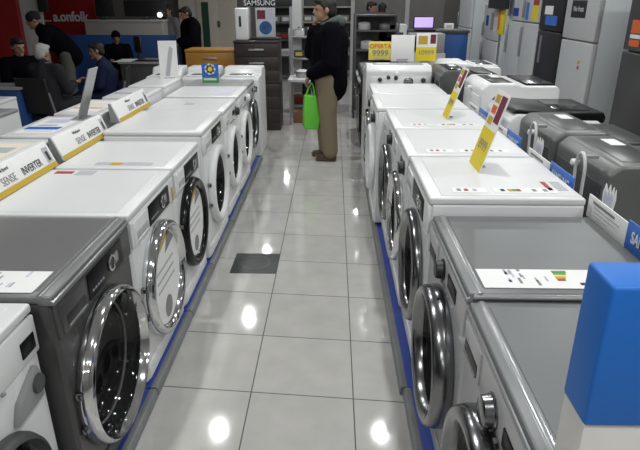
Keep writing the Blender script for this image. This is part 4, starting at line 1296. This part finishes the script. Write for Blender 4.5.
# price signs on the far loaders
tq = 1.1125
flatsign('pale yellow OFERTA 9999 price sign on the backwards loader', 369, 391.5, 41.5, 60, 6.12, tq, 'pale_yellow', None, [('OFERTA', 0.74, 0.062, 'orange_ink', 0.001), ('9999', 0.36, 0.085, 'ink_grey', 0.001)])
flatsign('blank white card standing right of the OFERTA sign', 391.8, 413.5, 35, 61.5, 6.05, tq, 'paper')
flatsign('yellow price sign with fruit picture near the lilac screen', 417, 435.5, 33, 61, 6.35, 0.9, 'paper',
         [(0, 1, 0, 0.50, 'yellow', 'yellow_field'), (0.1, 0.55, 0.6, 0.9, 'mustard', 'picture'), (0.68, 0.95, 0.62, 0.95, 'maroon', 'picture')], [('10999', 0.30, 0.07, 'ink_grey', 0.0)])
sb = thing('side_table', 'white machine crate carrying the fruit picture price sign', 'crate', (1.02, 6.12, 0))
MB().box(-0.08, 0.045, 0.0, 0.5, 0, 0.9, 'fridge_white', 0.01).build('shell', sb)
MB().box(-0.07, 0.035, -0.003, 0, 0.03, 0.85, 'white').build('face_panel', sb)

# lilac laptop on a blue desk
ld = W(424, 30, Y=9.4)
dt = thing('cash_desk', 'dark blue cash desk with the lilac screen', 'desk', (ld.x + 0.15, 9.4, 0))
MB().box(-0.5, 0.55, -0.1, 0.5, ld.z - 0.04, ld.z, 'dark_grey', 0.004).build('desktop', dt)
MB().box(-0.48, 0.53, -0.08, 0.48, 0, ld.z - 0.04, 'partition', 0.004).build('front_panel', dt)
lt_ = thing('laptop', 'laptop with a glowing lilac screen on the dark blue desk', 'laptop', (ld.x, 9.45, ld.z))
MB().box(-0.16, 0.16, -0.2, 0.02, 0, 0.02, 'black', 0.004).build('keyboard_base', lt_)
l2 = MB().box(-0.165, 0.165, 0.02, 0.04, 0.02, 0.20, 'black', 0.004).build('screen_lid', lt_)
MB().box(-0.145, 0.145, 0.018, 0.02, 0.035, 0.185, 'screen_lilac').build('screen', l2)
smallthing('box', 'small white box beside the lilac laptop', (ld.x + 0.42, 9.6, ld.z), 0.07, 'paper', None, 'paper_grey')
gp0, gp1 = W(352, 0, Y=13.0), W(455, 0, Y=13.0)
struct(MB().box(gp0.x, gp1.x, 14.2, 14.3, 0, ZC, 'wall').build('wall_partition'))
for k, x in enumerate((353, 408)):
    c = W(x, 0, Y=13.0)
    struct(MB().box(c.x - 0.04, c.x + 0.04, 13.0, 13.08, 0, ZC, 'pillar').build('trim_%d' % (3 + k)))
c = W(378, 36, Y=9.0)
cbx = thing('carton_box', 'white carton behind the OFERTA sign', 'box', (1.0, 9.0, 0))
MB().box(-0.32, 0.1, 0, 0.4, 0, 1.33, 'pillar', 0.006).build('carton', cbx)
MB().box(-0.2, 0.05, -0.003, 0, 1.15, 1.22, 'ink').build('printed_face', cbx, 0)
c2 = thing('microwave_oven', 'dark microwave behind the blank white card', 'microwave', (1.36, 8.6, 0))
MB().box(-0.25, 0.25, 0, 0.38, 0.95, 1.22, 'mid_grey', 0.008).build('shell', c2)
MB().box(-0.23, 0.12, -0.006, 0, 0.98, 1.19, 'black_gloss', 0.004).build('oven_door', c2)
MB().box(-0.27, 0.27, -0.02, 0.4, 0, 0.95, 'counter_top', 0.006).build('stand_cabinet', c2)


# ------------------------------------------------------------------ fridges along the right wall
def fridge(lab, y0, y1, xf, hh, front, side, split, depth=0.62, hand=True, grp='refrigerators along the right wall', extras=None, dbl=False):
    t = thing('refrigerator', lab, 'refrigerator', (xf, mid(y0, y1), 0), RR, grp)
    w = y1 - y0
    MB().box(-w / 2, w / 2, 0.05, depth, 0.02, hh, side, 0.008).build('cabinet', t)
    u = MB().box(-w / 2, w / 2, 0.0, 0.048, split + 0.006, hh - 0.01, front, 0.012, 3).build('freezer_door', t)
    l = MB().box(-w / 2, w / 2, 0.0, 0.048, 0.06, split - 0.006, front, 0.012, 3).build('fridge_door', t)
    if hand:
        MB().box(-w / 2 + 0.03, -w / 2 + 0.055, -0.03, 0.0, split - 0.42, split - 0.06, 'metal_grey', 0.006).build('handle', l)
        MB().box(-w / 2 + 0.03, -w / 2 + 0.055, -0.03, 0.0, split + 0.05, split + 0.25, 'metal_grey', 0.006).build('handle', u)
    MB().box(-w / 2 + 0.02, w / 2 - 0.02, 0.02, depth - 0.02, 0, 0.025, 'black').build('base', t)
    for (xa, xb, za, zb, mm, nm, par) in (extras or []):
        MB().box(xa, xb, -0.003, 0.001, za, zb, mm).build(nm, u if za > split else l, 0)
    return t


XF = 2.40
f1 = fridge('large white refrigerator with a small black label, beside the dark one', 5.53, 6.30, XF, 1.98, 'fridge_white', 'fridge_side', 1.31, hand=False,
            extras=[(-0.23, 0.12, 1.52, 1.68, 'black', 'label', 0), (0.12, 0.16, 1.10, 1.13, 'mustard', 'sticker', 0), (0.12, 0.16, 1.05, 1.08, 'ink_red', 'sticker', 0)])
text('No frost', 0.07, 'logo_white', f1, (-0.055, -0.004, 1.60), (pi / 2, 0, 0), 0.0006)
fridge('dark grey refrigerator at the right edge with an orange sticker', 4.25, 4.95, XF, 1.95, 'fridge_dark', 'fridge_dark', 1.30, hand=False,
       extras=[(-0.26, -0.08, 1.44, 1.54, 'orange_ink', 'sticker', 0), (-0.26, -0.1, 1.40, 1.43, 'paper', 'sticker', 0), (-0.26, -0.1, 1.34, 1.39, 'orange_ink', 'sticker', 0)])
fridge('black refrigerator with blue and white stickers, between white ones', 6.36, 7.05, XF, 1.95, 'black', 'black', 1.36, hand=False,
       extras=[(-0.15, 0.2, 1.42, 1.52, 'sign_blue', 'sticker', 0), (-0.2, 0.05, 1.53, 1.62, 'paper', 'sticker', 0), (-0.25, -0.18, 1.0, 1.3, 'metal_grey', 'grip_plate', 0)])
fridge('pale refrigerator with a yellow and red energy card', 7.08, 7.68, XF, 1.95, 'fridge_white', 'fridge_side', 1.42,
       extras=[(0.05, 0.25, 1.45, 1.62, 'yellow', 'energy_card', 0), (0.05, 0.25, 1.62, 1.68, 'ink_red', 'energy_card', 0), (-0.2, -0.1, 1.45, 1.65, 'sign_blue', 'sticker', 0)])
fridge('pale refrigerator with a dark blue sticker, next to the energy card one', 7.70, 8.30, XF, 1.95, 'fridge_white', 'fridge_side', 1.42,
       extras=[(-0.1, 0.12, 1.48, 1.58, 'cloth_blue', 'sticker', 0), (-0.2, 0.0, 1.58, 1.68, 'paper_lilac', 'sticker', 0)])
fridge('white refrigerator with scattered dark stickers, second from the far end', 8.75, 9.65, XF, 1.62, 'fridge_white', 'fridge_side', 1.10,
       extras=[(-0.3, -0.15, 1.3, 1.45, 'cloth_blue', 'sticker', 0), (0.0, 0.15, 1.25, 1.5, 'ink_grey', 'sticker', 0), (0.2, 0.3, 1.2, 1.3, 'paper_lilac', 'sticker', 0)])
fridge('bright white refrigerator at the far end of the wall', 10.6, 11.6, XF, 1.95, 'fridge_side', 'fridge_side', 1.2)
ps = W(505, 24, Y=8.5)
yc = thing('price_banner', 'yellow and orange price banner between the far refrigerators', 'sign', (2.36, 8.53, 1.1))
MB().box(0.0, 0.02, -0.16, 0.16, 0.12, 0.50, 'yellow', 0.001).build('board', yc)
MB().box(-0.002, 0.0, 0.04, 0.14, 0.18, 0.45, 'orange_ink').build('print', yc, 0)
MB().box(0.0, 0.02, -0.02, 0.02, -1.1, 0.12, 'metal_grey').build('post', yc)
tvp = W(500, 3, Y=8.0)
hg_ = thing('dark_screen', 'black screen hanging above the far refrigerators', 'screen', (2.28, 8.55, 1.56))
MB().box(0, 0.05, -0.46, 0.46, 0, 0.5, 'black', 0.006).build('housing', hg_)
MB().box(0.02, 0.03, -0.05, 0.05, 0.5, 1.74, 'dark_grey').build('hanger', hg_)

# ------------------------------------------------------------------ stand cards on the left
pcard = thing('picture_card', 'tall white card with a grey picture on the second-row machine', 'card', (-1.555, 5.46, 0.9925), radians(8))
RC = Matrix.Rotation(-0.12, 3, 'X')
MB().box(-0.085, 0.085, 0, 0.006, 0.0, 0.34, 'paper', rot=RC, org=(0, 0, 0)).build('board', pcard)
MB().prism([RC @ V(q) for q in [(-0.035, -0.002, 0.02), (0.005, -0.002, 0.02), (0.05, -0.002, 0.27), (0.02, -0.002, 0.29), (0.005, -0.002, 0.24)]], (0, 0.002, 0), 'paper_grey').build('picture', pcard)
MB().box(-0.05, 0.05, 0.0, 0.08, 0, 0.006, 'acrylic').build('foot', pcard)
ac = thing('sign_holder', 'narrow leaning grey sign holder standing on the white machine', 'sign holder', (-1.585, 3.53, 0.9925), RL)
MB().box(-0.07, 0.07, 0, 0.006, 0.0, 0.33, 'metal_grey', rot=Matrix.Rotation(0.36, 3, 'X'), org=(0, 0, 0)).build('plate', ac)
MB().box(-0.07, 0.07, -0.03, 0.05, 0, 0.006, 'acrylic').build('foot', ac)
sm = W(211, 84, z=0.885)
bc = thing('promotion_card', 'small blue and green card with a white flower on the last left loaders', 'card', (sm.x, sm.y, 0.8875))
MB().box(-0.085, 0.085, 0, 0.006, 0, 0.20, 'sign_blue').build('board', bc)
MB().box(-0.085, 0.085, -0.0015, 0, 0, 0.065, 'green_ink').build('green_field', bc, 0)
q = MB()
for k in range(7):
    a = 2 * pi * k / 7
    q.lathe([(0.026, 0), (0.026, 0.001), (0, 0.001)], (0.03 * cos(a), -0.001, 0.145 + 0.03 * sin(a)), (0, -1, 0), 'paper', 16)
q.lathe([(0.025, 0), (0.025, 0.002), (0, 0.002)], (0, -0.001, 0.145), (0, -1, 0), 'pale_yellow', 16)
q.build('flower', bc, 0)
MB().box(-0.07, 0.06, -0.002, 0, 0.035, 0.055, 'paper').build('caption_bar', bc, 0)
MB().box(-0.05, 0.05, 0.0, 0.06, 0, 0.005, 'acrylic').build('foot', bc)

# ------------------------------------------------------------------ ceiling lights
glow = mat('light_glow', (1.0, 0.98, 0.95), 0.5, emit=6.0)
hous = bpy.data.meshes
protos = None
GLt = 'round ceiling downlights'
k = 0
for X in (-1.37, 0.62, 2.6):
    for j in range(-2, 7):
        Y = 0.2 + 2.65 * j if X not in (-1.37,) else 0.2 + 2.65 * j
        if Y > 16.5:
            continue
        if protos is None:
            t = thing('ceiling_downlight', 'round white ceiling downlight above the shop floor', 'light', (X, Y, ZC), 0, GLt)
            hsg = MB().lathe([(0.15, 0), (0.15, 0.03), (0.125, 0.035), (0.12, 0.012), (0, 0.012)], (0, 0, 0), (0, 0, -1), 'white_plastic', 32).build('housing', t)
            MB().lathe([(0.115, 0.014), (0.115, 0.018), (0, 0.018)], (0, 0, 0), (0, 0, -1), glow, 32).build('diffuser', t)
            protos = t
        else:
            t = protos.copy()
            COL.objects.link(t)
            t.location = (X, Y, ZC)
            for ch in protos.children:
                c = ch.copy()
                COL.objects.link(c)
                c.parent = t
        ld_ = bpy.data.lights.new('downlight_lamp', 'AREA')
        ld_.shape = 'DISK'
        ld_.size = 0.11
        ld_.energy = 23 if Y < 8.5 else 12
        ld_.color = (0.985, 1.0, 1.0)
        lo_ = bpy.data.objects.new('downlight_lamp', ld_)
        COL.objects.link(lo_)
        lo_.location = (X, Y, ZC - 0.045)

wd = bpy.data.worlds.new('world')
SC.world = wd
wd.use_nodes = True
wd.node_tree.nodes['Background'].inputs['Color'].default_value = (0.9, 0.95, 1.0, 1)
wd.node_tree.nodes['Background'].inputs['Strength'].default_value = 0.15

# ------------------------------------------------------------------ view
vs = SC.view_settings
vs.view_transform = 'Standard'
vs.look = 'None'
vs.gamma = 1
vs.use_curve_mapping = False
vs.exposure = 0.0
